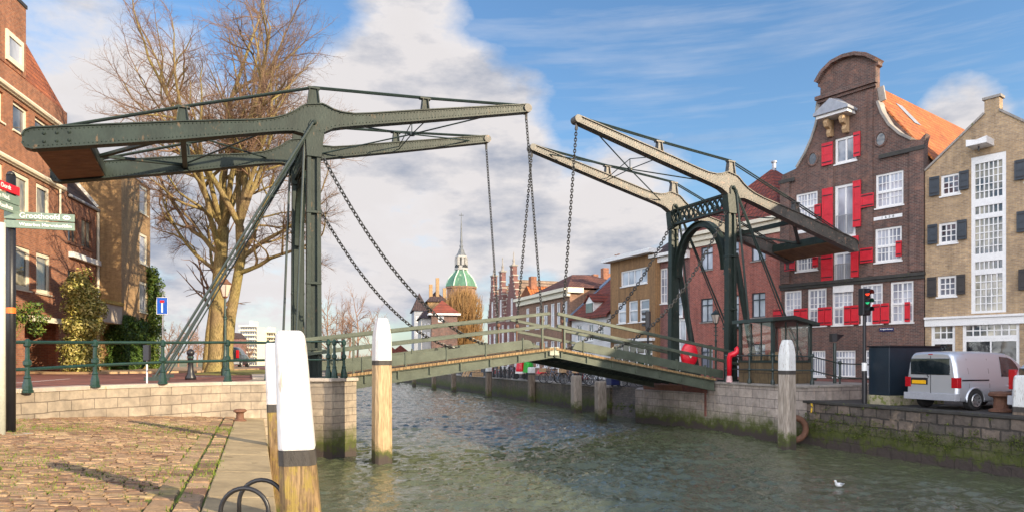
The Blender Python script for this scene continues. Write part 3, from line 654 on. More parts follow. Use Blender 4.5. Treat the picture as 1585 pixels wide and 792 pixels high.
# ------------------------------------------------------------------ the drawbridge: two halves alike
BA = .4279; UB = Vector((math.cos(BA), math.sin(BA), 0)); VB = Vector((-math.sin(BA), math.cos(BA), 0))
BW = 4.1; BL = 18.33; LF, LB = 8.27, 8.19
def bridge_half(label, org, rz, my, zf, zp, aF, aB, tipz):
    root = thing('drawbridge_half', label, 'drawbridge', (org.x, org.y, 0), rz, 'two halves of the drawbridge')
    def Y(y): return my*y
    def fl(mb): mb.v = [(x, my*y, z) for x, y, z in mb.v]; return mb
    def ax(d): a = aF if d > 0 else aB; return (d*math.cos(a), zp+d*math.sin(a))
    # posts
    for yy in (0, BW):
        b = MB()
        for sx in (-1, 1): b.bar((sx*.19, yy, zf), (sx*.15, yy, zp-.3), .32, .15, .27, .13, up=(1, 0, 0))
        b.bar((0, yy, zf), (0, yy, zp-.35), .08, .26, .08, .2, up=(1, 0, 0))
        b.box(-.48, .48, yy-.34, yy+.34, zf-.02, zf+.07)
        for zz in (zf+.95, zf+3.2, zf+5.6): b.box(-.25, .25, yy-.175, yy+.175, zz, zz+.09)
        o = fl(b).build('post', 'green', root, bevel=.012)
        c = MB(); c.prism([(-.24, zp-1.15), (.24, zp-1.15), (.34, zp-.30), (-.30, zp-.30)], yy-.19, yy+.19, 'y')
        for fy in (-1, 1): c.prism([(-.14, zp-.40), (.14, zp-.40), (.17, zp-.04), (.08, zp+.12), (-.08, zp+.12), (-.17, zp-.04)], yy+fy*.165-.02, yy+fy*.165+.02, 'y')
        c.sphere((0, yy-.21, zp), .085, 10, 6); c.sphere((0, yy+.21, zp), .085, 10, 6)
        fl(c).build('bearing', 'green', o, bevel=.01)
    # portal
    b = MB(); z1, z0 = zp-.22, zp-.92
    for zz in (z0, z1): b.box(-.15, .15, .18, BW-.18, zz-.05, zz+.05)
    n = 11
    for i in range(n):
        ya, yb = .2+(BW-.4)*i/n, .2+(BW-.4)*(i+1)/n
        for x in (-.13, .13): b.bar((x, ya, z0+.06), (x, yb, z1-.06), .02, .07); b.bar((x+.012, ya, z1-.06), (x+.012, yb, z0+.06), .02, .07)
    fl(b).build('crossbeam', 'green', root)
    b = MB(); pts = []
    for i in range(25):
        t = math.pi*i/24; pts.append((BW/2-1.87*math.cos(t), zp-3.6+2.5*math.sin(t)))
    for x in (-.16, .16):
        for i in range(24):
            (ya, za), (yb, zb) = pts[i], pts[i+1]; b.bar((x, ya, za), (x, yb, zb), .035, .34, up=(1, 0, 0)) if False else None
    poly = [(y, z) for y, z in pts]+[(BW/2-(1.87-.30)*math.cos(math.pi*i/24), zp-3.6+(2.5-.30)*math.sin(math.pi*i/24)) for i in range(24, -1, -1)]
    for i in range(24):
        q = [poly[i], poly[i+1], poly[48-i], poly[49-i]]
        b.prism(q, -.03, .03, 'x'); b.prism([poly[i], poly[i+1], (poly[i+1][0], poly[i+1][1]-.035), (poly[i][0], poly[i][1]-.035)], -.17, .17, 'x'); b.prism([poly[48-i], poly[49-i], (poly[49-i][0], poly[49-i][1]+.03), (poly[48-i][0], poly[48-i][1]+.03)], -.17, .17, 'x')
    for yy in (.17, BW-.17): b.box(-.17, .17, yy-.05, yy+.05, zf+.1, zp-3.5)
    fl(b).build('portal_arch', 'green', root)
    # stays
    for yy in (0, BW):
        b = MB(); b.tube([(-.05, yy-.24, zp-.03), (-4.85, yy-.12, zf+.02)], .042, 8); b.tube([(-.05, yy-.22, zp-.1), (-4.62, yy-.10, zf+.02)], .030, 6); b.box(-5.1, -4.4, yy-.25, yy+.1, zf-.02, zf+.10)
        fl(b).build('stay', 'iron', root)
        b = MB()
        if my < 0: b.bar((-.26, yy, zp-2.9), (-1.6, yy, zf), .18, .22); b.tube([(-.15, yy-.22, zp-.1), (-1.2, yy-.22, zf)], .05, 8); b.box(-1.85, -1.0, yy-.3, yy+.25, zf-.02, zf+.06)
        else: b.tube([(-.30, yy-.1, zp-.3), (-.62, yy-.1, zf)], .045, 8)
        fl(b).build('brace', 'iron', root)
    # balance beams
    for yy in (0, BW):
        prof = [(-LB-.20, .10, -.10), (-LB-.13, .24, -.24), (-LB+.05, .31, -.31), (-4.1, .28, -.28), (-1.9, .215, -.215), (-1.35, .24, -.2), (-.95, .32, -.2), (-.65, .44, -.22), (-.42, .58, -.3), (-.28, .64, -.36), (.28, .64, -.36), (.42, .57, -.3), (.65, .43, -.22), (.95, .31, -.2), (1.4, .225, -.19), (2, .205, -.19), (4, .20, -.18), (LF-.1, .155, -.13), (LF+.03, .12, -.10), (LF+.10, .04, -.04)]
        T = []; B = []
        for d, t, l in prof:
            x, z = ax(d); T.append((x, z+t)); B.append((x, z+l))
        b = MB(); k0 = len(b.v)
        for i in range(len(T)-1):
            b.prism([B[i], B[i+1], T[i+1], T[i]], yy-.13, yy+.13, 'y')
            for q, s_ in ((T, 1), (B, -1)):
                b.bar((q[i][0], yy, q[i][1]), (q[i+1][0], yy, q[i+1][1]), .37, .035)
        for i in range(len(T)-1):                                        # rivet heads along both edges
            for q, oz in ((T, -.075), (B, .075)):
                L = math.hypot(q[i+1][0]-q[i][0], q[i+1][1]-q[i][1]); m_ = int(L/.115)
                for j in range(m_):
                    f = (j+.5)/m_; x = q[i][0]+(q[i+1][0]-q[i][0])*f; z = q[i][1]+(q[i+1][1]-q[i][1])*f+oz
                    for fy in (-1, 1):
                        y0 = yy+fy*.131
                        b.add([(x-.024, y0, z), (x, y0, z-.024), (x+.024, y0, z), (x, y0, z+.024), (x, y0+fy*.024, z)], [(0, 1, 4), (1, 2, 4), (2, 3, 4), (3, 0, 4)])
        for q in range(3):
            for r_ in (-.12, .12):
                x, z = ax(-LB+.35+.32*q)
                for fy in (-1, 1): b.sphere((x, yy+fy*.13, z+r_), .05, 8, 4)
        bo = fl(b).build('balance_beam', 'green' if my > 0 else 'weathered', root)
        for d, h0, h1, wd in ((-4.1, .27, .76, .22), (0, .6, 1.22, .26), (4.05, .19, .64, .17)):
            x, z = ax(d); c = MB(); c.bar((x, yy, z+h0), (x, yy, z+h1), .10, wd*1.5, .08, wd*.9, up=(1, 0, 0))
            for s_ in (-1, 1): c.bar((x+s_*wd*.8, yy, z+h0), (x+s_*wd*.5, yy, z+h1), .26, .03, .2, .03, up=(1, 0, 0))
            c.box(x-.2, x+.2, yy-.1, yy+.1, z+h1-.03, z+h1+.03)
            fl(c).build('king_post', 'green' if my > 0 else 'weathered', bo)
        c = MB(); pl = []
        for d, h in ((-LB+.5, .30), (-4.1, .78), (0, 1.25), (4.05, .67), (LF-.1, .15)):
            x, z = ax(d); pl.append((x, yy, z+h))
        for s_ in (-.07, .07): c.tube([(x, y+s_, z) for x, y, z in pl], .03, 6)
        fl(c).build('truss_rod', 'iron', bo)
        c = MB(); x, z = ax(LF-.02); c.lathe([(.16, -.2), (.16, .2)], (0, 0, 0), 14).xf(Matrix.Translation((x, yy, z)) @ Matrix.Rotation(R(90), 4, 'X')); c.tube([(x, yy, z-.1), (x, yy, z-.42)], .05, 6)
        fl(c).build('chain_pin', 'weathered', bo)
    # counterweight and bracing
    x0, za = ax(-LB+.05); x1, zb = ax(-6.7)
    c = MB(); c.prism([(x0, za-.22), (x1, zb-.22), (x1, zb+.16), (x0, za+.16)], .2, BW-.2, 'y')
    cw = fl(c).build('counterweight', 'green', root, bevel=.01)
    c = MB(); n = 9
    for i in range(n):
        f0, f1 = i/n+.003, (i+1)/n-.003; ya = .2+(BW-.4)*f0; yb = .2+(BW-.4)*f1
        c.prism([(x0+.03, za-.255), (x1-.03, zb-.255), (x1-.03, zb-.223), (x0+.03, za-.223)], ya, yb, 'y')
    fl(c).build('bottom_board', paint('brown_bottom_boards', (.17, .095, .045), .7, .25, 2), cw)
    c = MB(); xm, zm = ax(-4.1); xc, zc = ax(-6.62)
    c.bar((xm, .1, zm-.1), (xm, BW-.1, zm-.1), .16, .2)
    for yy in (.12, BW-.12): c.bar((xc, BW/2, zc-.05), (xm, yy, zm-.05), .16, .09)
    x2, z2 = ax(-1.2)
    for ya, yb in ((.1, BW-.1), (BW-.1, .1)): c.tube([(xm, ya, zm), (x2, yb, z2)], .03, 6)
    fl(c).build('rear_bracing', 'green', root)
    c = MB(); xa, z_a = ax(.9); xb, z_b = ax(7.4); xm, zm = ax(4.15)
    for ya, yb in ((.1, BW-.1), (BW-.1, .1)): c.tube([(xa, ya, z_a), (xm, BW/2, zm-.05), (xb, yb, z_b)], .028, 6)
    c.tube([(xm, .1, zm-.1), (xm, BW/2, zm-.05), (xm, BW-.1, zm-.1)], .022, 6); c.tube([(xm, BW/2, zm-.1), (xm, BW/2, zm+.42)], .022, 6)
    c.tube([(xm, .1, zm), (xm, BW/2, zm+.42), (xm, BW-.1, zm)], .02, 6); c.lathe([(.12, -.05), (.12, .05)], (xm, BW/2, zm-.05), 10)
    fl(c).build('front_bracing', 'iron', root)
    # leaf
    xh, zh, xt, zt = 1.12, zf+.14, BL/2-.04, tipz
    def dz(x): return zh+(zt-zh)*(x-xh)/(xt-xh)
    c = MB(); n = 58
    for i in range(n):
        xa = xh+(xt-xh)*i/n; xb = xh+(xt-xh)*(i+1)/n-.012
        c.prism([(xa, dz(xa)-.09), (xb, dz(xb)-.09), (xb, dz(xb)), (xa, dz(xa))], -.34, BW+.34, 'y')
    dk = fl(c).build('deck', 'plank', root)
    for yy in (-.16, BW+.16):
        c = MB(); c.prism([(xh, zh-.52), (xt, zt-.36), (xt, zt-.093), (xh, zh-.093)], yy-.05, yy+.05, 'y')
        for dz_, e_ in ((-.095, .0), (-.36, -.16)):
            c.prism([(xh, zh+dz_+e_-.03), (xt, zt+dz_-.03), (xt, zt+dz_), (xh, zh+dz_+e_)], yy-.13, yy+.13, 'y')
        for i in range(7):
            x = xh+.6+(xt-xh-.9)*i/6; c.box(x-.03, x+.03, yy-.11, yy+.11, dz(x)-.40, dz(x)-.13)
        fl(c).build('edge_girder', 'deckgreen', root)
    c = MB()
    for j in range(6):
        yy = .35+(BW-.7)*j/5; c.prism([(xh, zh-.36), (xt, zt-.28), (xt, zt-.10), (xh, zh-.10)], yy-.05, yy+.05, 'y')
    for j in range(6):
        x = xh+.3+(xt-xh-.5)*j/5; c.box(x-.06, x+.06, -.1, BW+.1, dz(x)-.30, dz(x)-.12)
    fl(c).build('joist_frame', 'iron', dk)
    c = MB(); c.box(xt-.16, xt+.02, -.30, BW+.30, zt-.30, zt+.02); fl(c).build('end_sill', 'pale', dk)
    for yy in (-.2, BW+.2):
        c = MB(); xk = xt-1.15
        c.prism([(xh-.5, dz(xh-.5)+.08), (xk+.35, dz(xk+.35)+.08), (xk+.2, dz(xk+.2)+.36), (xk, dz(xk)+.44), (xh-.5, dz(xh-.5)+.44)], yy-.03, yy+.03, 'y')
        for i in range(5):
            x = xh+.5+i*1.55; c.box(x-.025, x+.025, yy-.06, yy+.06, dz(x), dz(x)+.52)
        fl(c).build('kickboard', 'deckgreen', root, bevel=.006)
        c = MB()
        for hh in (.86, 1.34): c.bar((xh-1.7, yy, dz(xh-1.7)+hh), (xt-.12, yy, dz(xt)+hh), .11, .13)
        rl = fl(c).build('handrail', 'deckgreen', root, bevel=.012)
        for x in (xh+.2, xt-.45): c = MB(); c.bar((x, yy, dz(x)), (x, yy, dz(x)+1.3), .07, .07); fl(c).build('rail_post', 'deckgreen', rl)
    # chains
    for yy in (0, BW):
        x, z = ax(LF-.02); xe = xt-.42; yo = -.12 if yy == 0 else BW+.12
        c = chain_mb([(x, yy, z-.35), (xe, yo, dz(xe)+1.15)], .115, .09, .020)
        lc = fl(c).build('lift_chain', 'chain', root)
        c = MB(); c.tube([(xe, yo, dz(xe)+1.2), (xe+.02, yo, dz(xe)-.1)], .03, 6); c.sphere((xe, yo, dz(xe)+1.12), .10, 8, 6); c.box(xe-.09, xe+.09, yo-.05, yo+.05, dz(xe)-.05, dz(xe)+.25)
        fl(c).build('shackle', 'rust', lc)
        c = chain_mb(sag((.32, yy-.05, zp-1.12), (xt-.9, yo, dz(xt-.9)+.12), 2.0), .155, .12, .024)
        sc_ = fl(c).build('slack_chain', 'chain', root)
    return root
pL = Vector((-6.785, 23.4, 0)); pR = pL+UB*BL
bridge_half('dark green left half of the iron drawbridge standing on the tan abutment', pL, BA, 1, .94, 9.60, .2108, .1949, 2.05)
bridge_half('right half of the iron drawbridge standing beside the glazed keeper cabin', pR, BA+math.pi, -1, .60, 9.29, .2389, .2529, 2.05)
# ------------------------------------------------------------------ houses on the right bank
def c8(h, x0, x1, y0, y1): k = .5113; return h.rect(1180+x0*k, 1180+x1*k, 60+y0*k, 60+y1*k)
def cb(h, x0, x1, y0, y1): k = 1/2.25; return h.rect(1185+x0*k, 1185+x1*k, 440+y0*k, 440+y1*k)
def c7(h, x0, x1, y0, y1): k = 1/2.64; return h.rect(980+x0*k, 980+x1*k, 300+y0*k, 300+y1*k)
def gable_roof(h, a0, a1, z0, zr, y0, y1, m, over=.25, th=.14, ar=None):
    """two slopes whose ridge runs into the depth"""
    ar = (a0+a1)/2 if ar is None else ar; mb = MB()
    for (ae, s) in ((a0, -1), (a1, 1)):
        sl = (zr-z0)/abs(ar-ae); q = [(ae+s*over, z0-over*sl+.03), (ar, zr+.03), (ar, zr+.03+th), (ae+s*over, z0-over*sl+.03+th)]
        mb.prism(q, y0, y1, 'y')
    return mb.build('roof', m, h.root)
def hip_roof(h, a0, a1, z0, y0, y1, ap, m, name='roof'):
    """four slopes up to a ridge ap = [(a,y,z),(a,y,z)]"""
    (ra, ry, rz), (sa, sy, sz) = ap; mb = MB()
    mb.add([(a0, y0, z0), (a1, y0, z0), (a1, y1, z0), (a0, y1, z0), (ra, ry, rz), (sa, sy, sz)], [(0, 1, 4), (1, 2, 5, 4), (2, 3, 5), (3, 0, 4, 5), (0, 3, 2, 1)])
    return mb.build(name, m, h.root)
def bands(h, mb, a0, a1, zc, hh, pr, y=0.0): return mb.box(a0, a1, y-pr, y-.003, zc-hh/2, zc+hh/2)

# dark brick warehouse with red shutters
W = House('brick_warehouse', 'tall dark brick warehouse with curved bell gable and red shutters', 'warehouse', 1430, 33, 0, -1)
k = .5113
ol = [(58, 1180), (58, 420), (62, 412), (105, 392), (130, 350), (150, 305), (162, 268), (170, 232), (175, 188), (176, 148), (168, 146), (168, 138), (186, 106), (216, 76), (250, 59), (285, 51), (320, 54), (350, 68), (351, 78), (343, 84), (343, 150), (350, 192), (362, 226), (385, 262), (418, 290), (452, 306), (478, 306), (478, 296), (500, 292), (497, 310), (489, 1180)]
pts = []
for x, y in ol:
    px, py = 1180+x*k, 60+y*k; pts.append((W.a(px), 0.0 if y > 1000 else W.z(px, py)))
a_l, a_r = pts[0][0], 0.0
pts[-1] = (0.0, 0.0); pts[0] = (a_l, 0.0); pts[1] = (a_l, pts[1][1])
pts = pts[:-4]+[(-.02, pts[-4][1]), (.10, pts[-3][1]+.1), (.0, pts[-2][1]-.1), (0, 0)]
win = dict(attic=c8(W, 220, 285, 288, 382), w3l=c8(W, 102, 167, 459, 552), d3=c8(W, 219, 282, 434, 600), w3r=c8(W, 343, 427, 396, 515),
           w2l=c8(W, 102, 167, 609, 705), d2=c8(W, 216, 275, 640, 745), w2r=c8(W, 341, 422, 565, 678))
g1 = [cb(W, 65, 125, 15, 142), cb(W, 147, 212, 12, 146), cb(W, 232, 304, 4, 142), cb(W, 330, 408, -6, 140), cb(W, 435, 515, -12, 136)]
zt = sum(r[3] for r in g1)/5; zb_ = sum(r[2] for r in g1)/5; g1 = [(r[0], r[1], zb_, zt) for r in g1]
bs = [cb(W, 148, 208, 226, 322), cb(W, 237, 313, 228, 322), cb(W, 345, 405, 230, 322)]
zt = bs[1][3]; zb_ = bs[1][2]; bs = [(r[0], r[1], max(zb_, .25), zt) for r in bs]
W.wall(pts, list(win.values())+g1+bs, .45, 'brickdark')
ac = W.a(1318); ez = W.z(1432, 236)
bd = MB(); bd.prism([(a_l, 0), (-.01, 0), (-.01, ez), (ac, W.z(1318, 112)-.3), (a_l, ez)], .453, 15, 'y'); W.part('rear_wall', 'brickdark', bd)
rf = gable_roof(W, a_l+.05, -.05, ez, W.z(1318, 112)-.25, .46, 15.2, 'orangetile', ar=ac)
sk = MB(); zrr = W.z(1318, 112)-.25; f = .22; sk.add([(ac+(0-ac)*f, 3.2, zrr-(zrr-ez)*f+.19), (ac+(0-ac)*f, 4.0, zrr-(zrr-ez)*f+.19), (ac+(0-ac)*.5, 4.0, zrr-(zrr-ez)*.5+.19), (ac+(0-ac)*.5, 3.2, zrr-(zrr-ez)*.5+.19)], [(0, 1, 2, 3)])
sk.build('skylight', 'lead', rf)
for r in g1: W.window(r, 4, 5, transom=.46, mull=(2,), fw=.10, pane='glasslight')
for r in bs: W.window(r, 6, 1, transom=.72, pane='glasslight', fw=.08, mw=.045)
for q in ('w3l', 'w2l', 'w3r', 'w2r'): W.window(win[q], 6, 4, transom=.46, mull=(3,), fw=.10, pane='glasslight')
W.window(win['attic'], 2, 1, fw=.12, mw=.09, pane='glass')
for q in ('d3', 'd2'):
    r = win[q]; o = W.window(r, 2, 1, fw=.14, mw=.09, pane='glasslight', sill=False); a0, a1, z0, z1 = r
    b = MB(); b.box(a0+.1, a1-.1, -.06, -.03, z0+1.05, z0+1.09); b.box(a0+.1, a1-.1, -.06, -.03, z0+.06, z0+.10)
    for i in range(10): x = a0+.12+(a1-a0-.24)*i/9; b.box(x-.01, x+.01, -.055, -.035, z0+.1, z0+1.05)
    b.build('guard_rail', 'brass', o); b = MB(); b.box(a0-.02, a1+.02, -.05, -.004, z0-.42, z0-.01); b.build('apron', 'white', o)
for q, rb in (((183, 216, 312, 388), 2), ((279, 299, 281, 360), 2), ((184, 216, 450, 612), 2), ((277, 301, 428, 572), 2), ((301, 340, 466, 514), 1), ((161, 180, 500, 541), 1), ((181, 216, 652, 734), 2), ((271, 294, 596, 722), 2), ((299, 337, 631, 680), 1), ((407, 424, 611, 660), 1), ((70, 101, 672, 704), 1), ((155, 171, 660, 692), 1), ((84, 101, 515, 545), 1)):
    W.shutter(c8(W, *q), ribs=rb)
for q in ((30, 62, 86, 112), (102, 124, 84, 142), (126, 149, 82, 142), (186, 208, 79, 142), (210, 234, 77, 142), (277, 300, 73, 140), (302, 328, 71, 139), (376, 402, 67, 137), (405, 433, 64, 135), (488, 506, 60, 130)):
    W.shutter(cb(W, *q), ribs=1)
for (cx_, cy_) in ((153, 365), (359, 305)):
    a, z = W.a(1180+cx_*k), W.z(1180+cx_*k, 60+cy_*k); b = MB(); n = 18
    ring = [(a+.27*math.cos(2*math.pi*i/n), -.03, z+.36*math.sin(2*math.pi*i/n)) for i in range(n)]; b.tube(ring, .06, 6, closed=True)
    o = b.build('round_window', 'brickdark', W.root); b = MB(); b.prism([(p_[0], p_[2]) for p_ in ring], -.025, -.006, 'y'); b.build('pane', 'glassdark', o)
b = MB(); z = W.z(1320, 433); bands(W, b, a_l-.08, .08, z, .16, .16); bands(W, b, a_l-.05, .05, z-.16, .14, .09); W.part('string_course', 'blackcoping', b)
b = MB(); z = W.z(1310, 141); bands(W, b, W.a(1265), W.a(1359), z, .20, .28); bands(W, b, W.a(1267), W.a(1357), z-.18, .14, .14); W.part('cornice', 'brickdark', b)
b = MB(); arch = [(x, y) for x, y in ol[11:18]]
pa = [(W.a(1180+x*k), W.z(1180+x*k, 60+y*k)) for x, y in arch]
for i in range(len(pa)-1): b.bar((pa[i][0], .12, pa[i][1]+.04), (pa[i+1][0], .12, pa[i+1][1]+.04), .85, .18)
W.part('arched_coping', 'brickdark', b)
for seg in (ol[3:9], ol[20:26]):
    b = MB()
    q = [(W.a(1180+x*k), W.z(1180+x*k, 60+y*k)) for x, y in seg]
    for i in range(len(q)-1): b.bar((q[i][0], .2, q[i][1]+.03), (q[i+1][0], .2, q[i+1][1]+.03), .62, .12)
    W.part('gable_coping', 'coping', b)
z0, z1 = W.z(1250, 440), ez+.2
for a0, a1 in ((a_l-.03, a_l+.55), (-.62, .03)): W.part('pilaster', 'brickdark', MB().box(a0, a1, -.12, -.004, z0+.15, z1))
for a0 in (W.a(1283), W.a(1343)): W.part('pilaster', 'brickdark', MB().box(a0, a0+.28, -.06, -.004, z0+.15, W.z(1310, 150)))
z = ez+.1; W.part('shoulder_moulding', 'blackcoping', MB().box(a_l-.1, W.a(1232), -.16, -.122, z-.1, z+.1)); W.part('shoulder_moulding', 'blackcoping', MB().box(W.a(1362), .1, -.16, -.122, z+.05, z+.25))
# hoist hood with carved beam ends
a0, a1, z0, z1 = c8(W, 188, 282, 188, 240); am = (a0+a1)/2; b = MB()
b.add([(a0-.1, -1.0, z0), (a1+.1, -1.0, z0), (a1+.1, -.01, z0), (a0-.1, -.01, z0), (am, -1.05, z1+.15), (am, -.01, z1+.35), (a0-.1, -1.0, z0-.12), (a1+.1, -1.0, z0-.12), (a1+.1, -.01, z0-.12), (a0-.1, -.01, z0-.12)], [(0, 1, 4), (1, 2, 5, 4), (3, 0, 4, 5), (6, 7, 1, 0), (7, 8, 2, 1), (9, 6, 0, 3), (9, 8, 7, 6)])
hd = b.build('hoist_hood', 'lead', W.root); b = MB()
b.box(a0, a1, -.85, -.01, z0-.28, z0-.125); b.build('fascia', 'white', hd)
for s_ in (-1, 1):
    x = am+s_*.42; b = MB(); pr = [(-.01, z0-1.15), (-.3, z0-1.2), (-.42, z0-1.0), (-.36, z0-.8), (-.62, z0-.72), (-.75, z0-.5), (-.62, z0-.3), (-.01, z0-.3)]
    b.prism(pr, x-.12, x+.12, 'x'); b.build('carved_bracket', 'wood', hd, bevel=.03)
for txt, q in (('1  6  5  8', (338, 424, 528, 552)), ('A N N O', (102, 146, 575, 592))):
    a0, a1, z0, z1 = c8(W, *q); b = MB(); b.box(a0, a1, -.035, -.004, z0, z1); o = b.build('date_stone' if '1' in txt else 'stone_tablet', 'white', W.root)
    if '1' in txt: text_mb(txt, (z1-z0)*1.0, ((a0+a1)/2, -.037, (z0+z1)/2), 0, 'black', o, 'numerals', align='CENTER')
sn = House('street_name_sign', 'small dark blue street name plate on the dark brick warehouse', 'sign', 1430, 33, 0, -1, 0)
sn.root.location = W.root.location; a0, a1, z0, z1 = cb(W, 397, 447, 149, 163)
MB().box(a0, a1, -.03, -.006, z0, z1).build('plate', 'enamel', sn.root, bevel=.006); text_mb('Kuipershaven', (z1-z0)*.62, ((a0+a1)/2, -.032, (z0+z1)/2+.02), 0, 'signwhite', sn.root, align='CENTER')

# tan brick warehouse
C = House('brick_warehouse', 'tan brick warehouse with slate blue shutters beside the van', 'warehouse', 1431, 33.0, 0, -1)
aL = .03; ap_ = (C.a(1523.6)+C.a(1547))/2; aR = 2*ap_-aL; ze = C.z(1430.5, 266); zp0 = C.z(1523.6, 177); zp1 = C.z(1523.6, 156); a0, a1 = C.a(1523.6), C.a(1547)
ctr = [c8(C, 628, 742, 341, 790)]; zf0 = C.z(1500, 489)
rows = [[c8(C, 540, 599, 404, 478), c8(C, 533, 591, 552, 623), c8(C, 530, 588, 714, 781)]]
gnd = [cb(C, 576, 660, 134, 330), cb(C, 685, 884, 126, 330)]
holes = rows[0]+[(2*ap_-r[1], 2*ap_-r[0], r[2], r[3]) for r in rows[0]]
cw_ = (C.a(1180+632*k), C.a(1180+738*k), zf0+.12, C.z(1180+688*k, 60+350*k)); gnd = [(gnd[0][0], gnd[0][1], .1, gnd[0][3]), (gnd[1][0], gnd[1][1], .1, gnd[1][3])]
C.wall([(aL, 0), (aL, ze), (a0, zp0), (a0, zp1), (a1, zp1), (a1, zp0), (aR, ze), (aR, 0)], holes+[cw_]+gnd, .4, 'bricktan')
MB().prism([(aL, 0), (aR, 0), (aR, ze-.1), (ap_, zp0-.1), (aL, ze-.1)], .403, 13, 'y').build('rear_wall', 'bricktan', C.root)
gable_roof(C, aL, aR, ze-.25, zp0-.2, .41, 13.1, 'orangetile', over=0, th=.1)
for x0, z0, x1, z1 in ((aL, ze, a0, zp0), (aR, ze, a1, zp0)): b = MB(); b.bar((x0, .17, z0+.04), (x1, .17, z1+.04), .5, .09); C.part('gable_coping', 'coping', b)
C.part('finial_cap', 'coping', MB().box(a0-.07, a1+.07, -.06, .46, zp1+.003, zp1+.12))
for r in holes: C.window(r, 3, 3, fw=.11, mw=.045, pane='glass')
a0, a1, z0, z1 = cw_; mb = MB()
segs = [(c8(C, 649, 733, 363, 486), 6, 5), (c8(C, 645, 726, 497, 533), 6, 1), (c8(C, 643, 725, 537, 652), 6, 5), (c8(C, 640, 721, 668, 699), 6, 1), (c8(C, 640, 720, 708, 790), 5, 5)]
segs[-1] = ((segs[-1][0][0], segs[-1][0][1], C.z(1530, 480), segs[-1][0][3]), 5, 5)
mb.box(a0, a0+.15, .02, .12, z0, z1); mb.box(a1-.15, a1, .02, .12, z0, z1); zs = sorted([s_[0][2] for s_ in segs]+[s_[0][3] for s_ in segs]); ed = [z0]+zs+[z1]
for i in range(0, len(ed), 2): mb.box(a0+.15, a1-.15, .02, .12, ed[i], ed[i+1])
for r, nc, nr in segs:
    for i in range(1, nc): x = a0+.15+(a1-a0-.3)*i/nc; mb.box(x-.022, x+.022, .05, .105, r[2], r[3])
    for i in range(1, nr): z = r[2]+(r[3]-r[2])*i/nr; mb.box(a0+.15, a1-.15, .055, .10, z-.02, z+.02)
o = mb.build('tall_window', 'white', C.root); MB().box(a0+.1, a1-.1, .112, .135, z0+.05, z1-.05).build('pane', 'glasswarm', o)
def mir(r): return (2*ap_-r[1], 2*ap_-r[0], r[2], r[3])
for (q1, q2, m) in (((508, 538, 416, 479), (598, 627, 398, 460), 'slate'), ((503, 532, 561, 623), (592, 621, 547, 610), 'slate'), ((502, 529, 720, 781), (590, 616, 712, 773), 'brownshutter')):
    for q in (q1, q2): r = c8(C, *q); C.shutter(r, m, ribs=2); C.shutter(mir(r), m, ribs=2)
b = MB(); bands(C, b, aL, aR, zf0-.02, .10, .16); bands(C, b, aL, aR, zf0-.24, .33, .08); C.part('fascia_band', 'white', b)
for r, nc in ((gnd[0], 3), (gnd[1], 7)):
    zt = C.z(1480, 527) if nc == 3 else C.z(1530, 523); o = C.window((r[0], r[1], zt, r[3]), nc, 2, fw=.13, mw=.05, pane='glasswarm', sill=False)
    o2 = C.window((r[0], r[1], r[2], zt-.004), 2 if nc == 7 else 1, 1, fw=.13, mw=.06, pane='glassdark', sill=False, name='shop_window')
a0, a1, z0, z1 = c8(C, 640, 702, 314, 346); b = MB(); am = (a0+a1)/2
b.prism([(a0, z0+.12), (a1, z0+.12), (a1, z0+.42), (am, z1+.05), (a0, z0+.42)], -.9, -.01, 'y'); o = b.build('hoist_box', 'white', C.root); b = MB(); b.tube([(am, -.6, z0+.1), (am, -.6, z0-.12)], .03, 6); b.build('hook', 'black', o)

# red brick house with two rows of arched windows
D = House('brick_house', 'red brick house with white cornice behind the right bridge tower', 'house', 1209, 39.0, 150, -1)
aL = D.a(1068); zt = D.z(1209, 336); w1 = [c7(D, 276, 325, 212, 314), c7(D, 390, 432, 190, 322), c7(D, 483, 541, 164, 276)]; w2 = [c7(D, 276, 325, 424, 524), c7(D, 386, 432, 412, 545), c7(D, 484, 540, 400, 505)]
w0 = [(r[0], r[1], .9, 2.5) for r in w2]; w0[1] = (w0[1][0], w0[1][1], .05, 2.4)
def ev(rs): return rs
D.wall([(aL, 0), (aL, zt), (0, zt), (0, 0)], w1+w2+w0, 9, 'brickred')
for r in w1+w2+w0: D.window(r, 3 if r[1]-r[0] > 1.2 else 2, 1, frame='slate', fw=.06, mw=.05, transom=.72, pane='glasslight', sill='coping')
for r in (w1[1], w2[1]):
    b = MB(); z0 = r[2]; b.box(r[0]-.1, r[1]+.1, -.35, -.004, z0-.12, z0); b.box(r[0]-.1, r[1]+.1, -.34, -.31, z0+.85, z0+.90)
    for i in range(9): x = r[0]-.08+(r[1]-r[0]+.16)*i/8; b.box(x-.012, x+.012, -.335, -.315, z0, z0+.85)
    D.part('balcony', 'cast', b)
b = MB(); bands(D, b, aL-.1, .1, zt-.04, .22, .50); bands(D, b, aL-.05, .05, zt-.32, .34, .28); bands(D, b, aL, 0, zt-.66, .34, .10); D.part('cornice', 'cream', b)
pk = H(262, 43.8)
rf = hip_roof(D, aL-.3, .3, zt+.08, -.45, 8.5, [((aL)/2, 3.6, pk), (aL/2, 4.2, pk)], 'redtile')
b = MB(); b.lathe([(.14, 0), (.12, .5), (.18, .52), (.18, .62)], (aL/2, 3.9, pk-.05), 10); b.build('roof_cap', 'lead', rf)
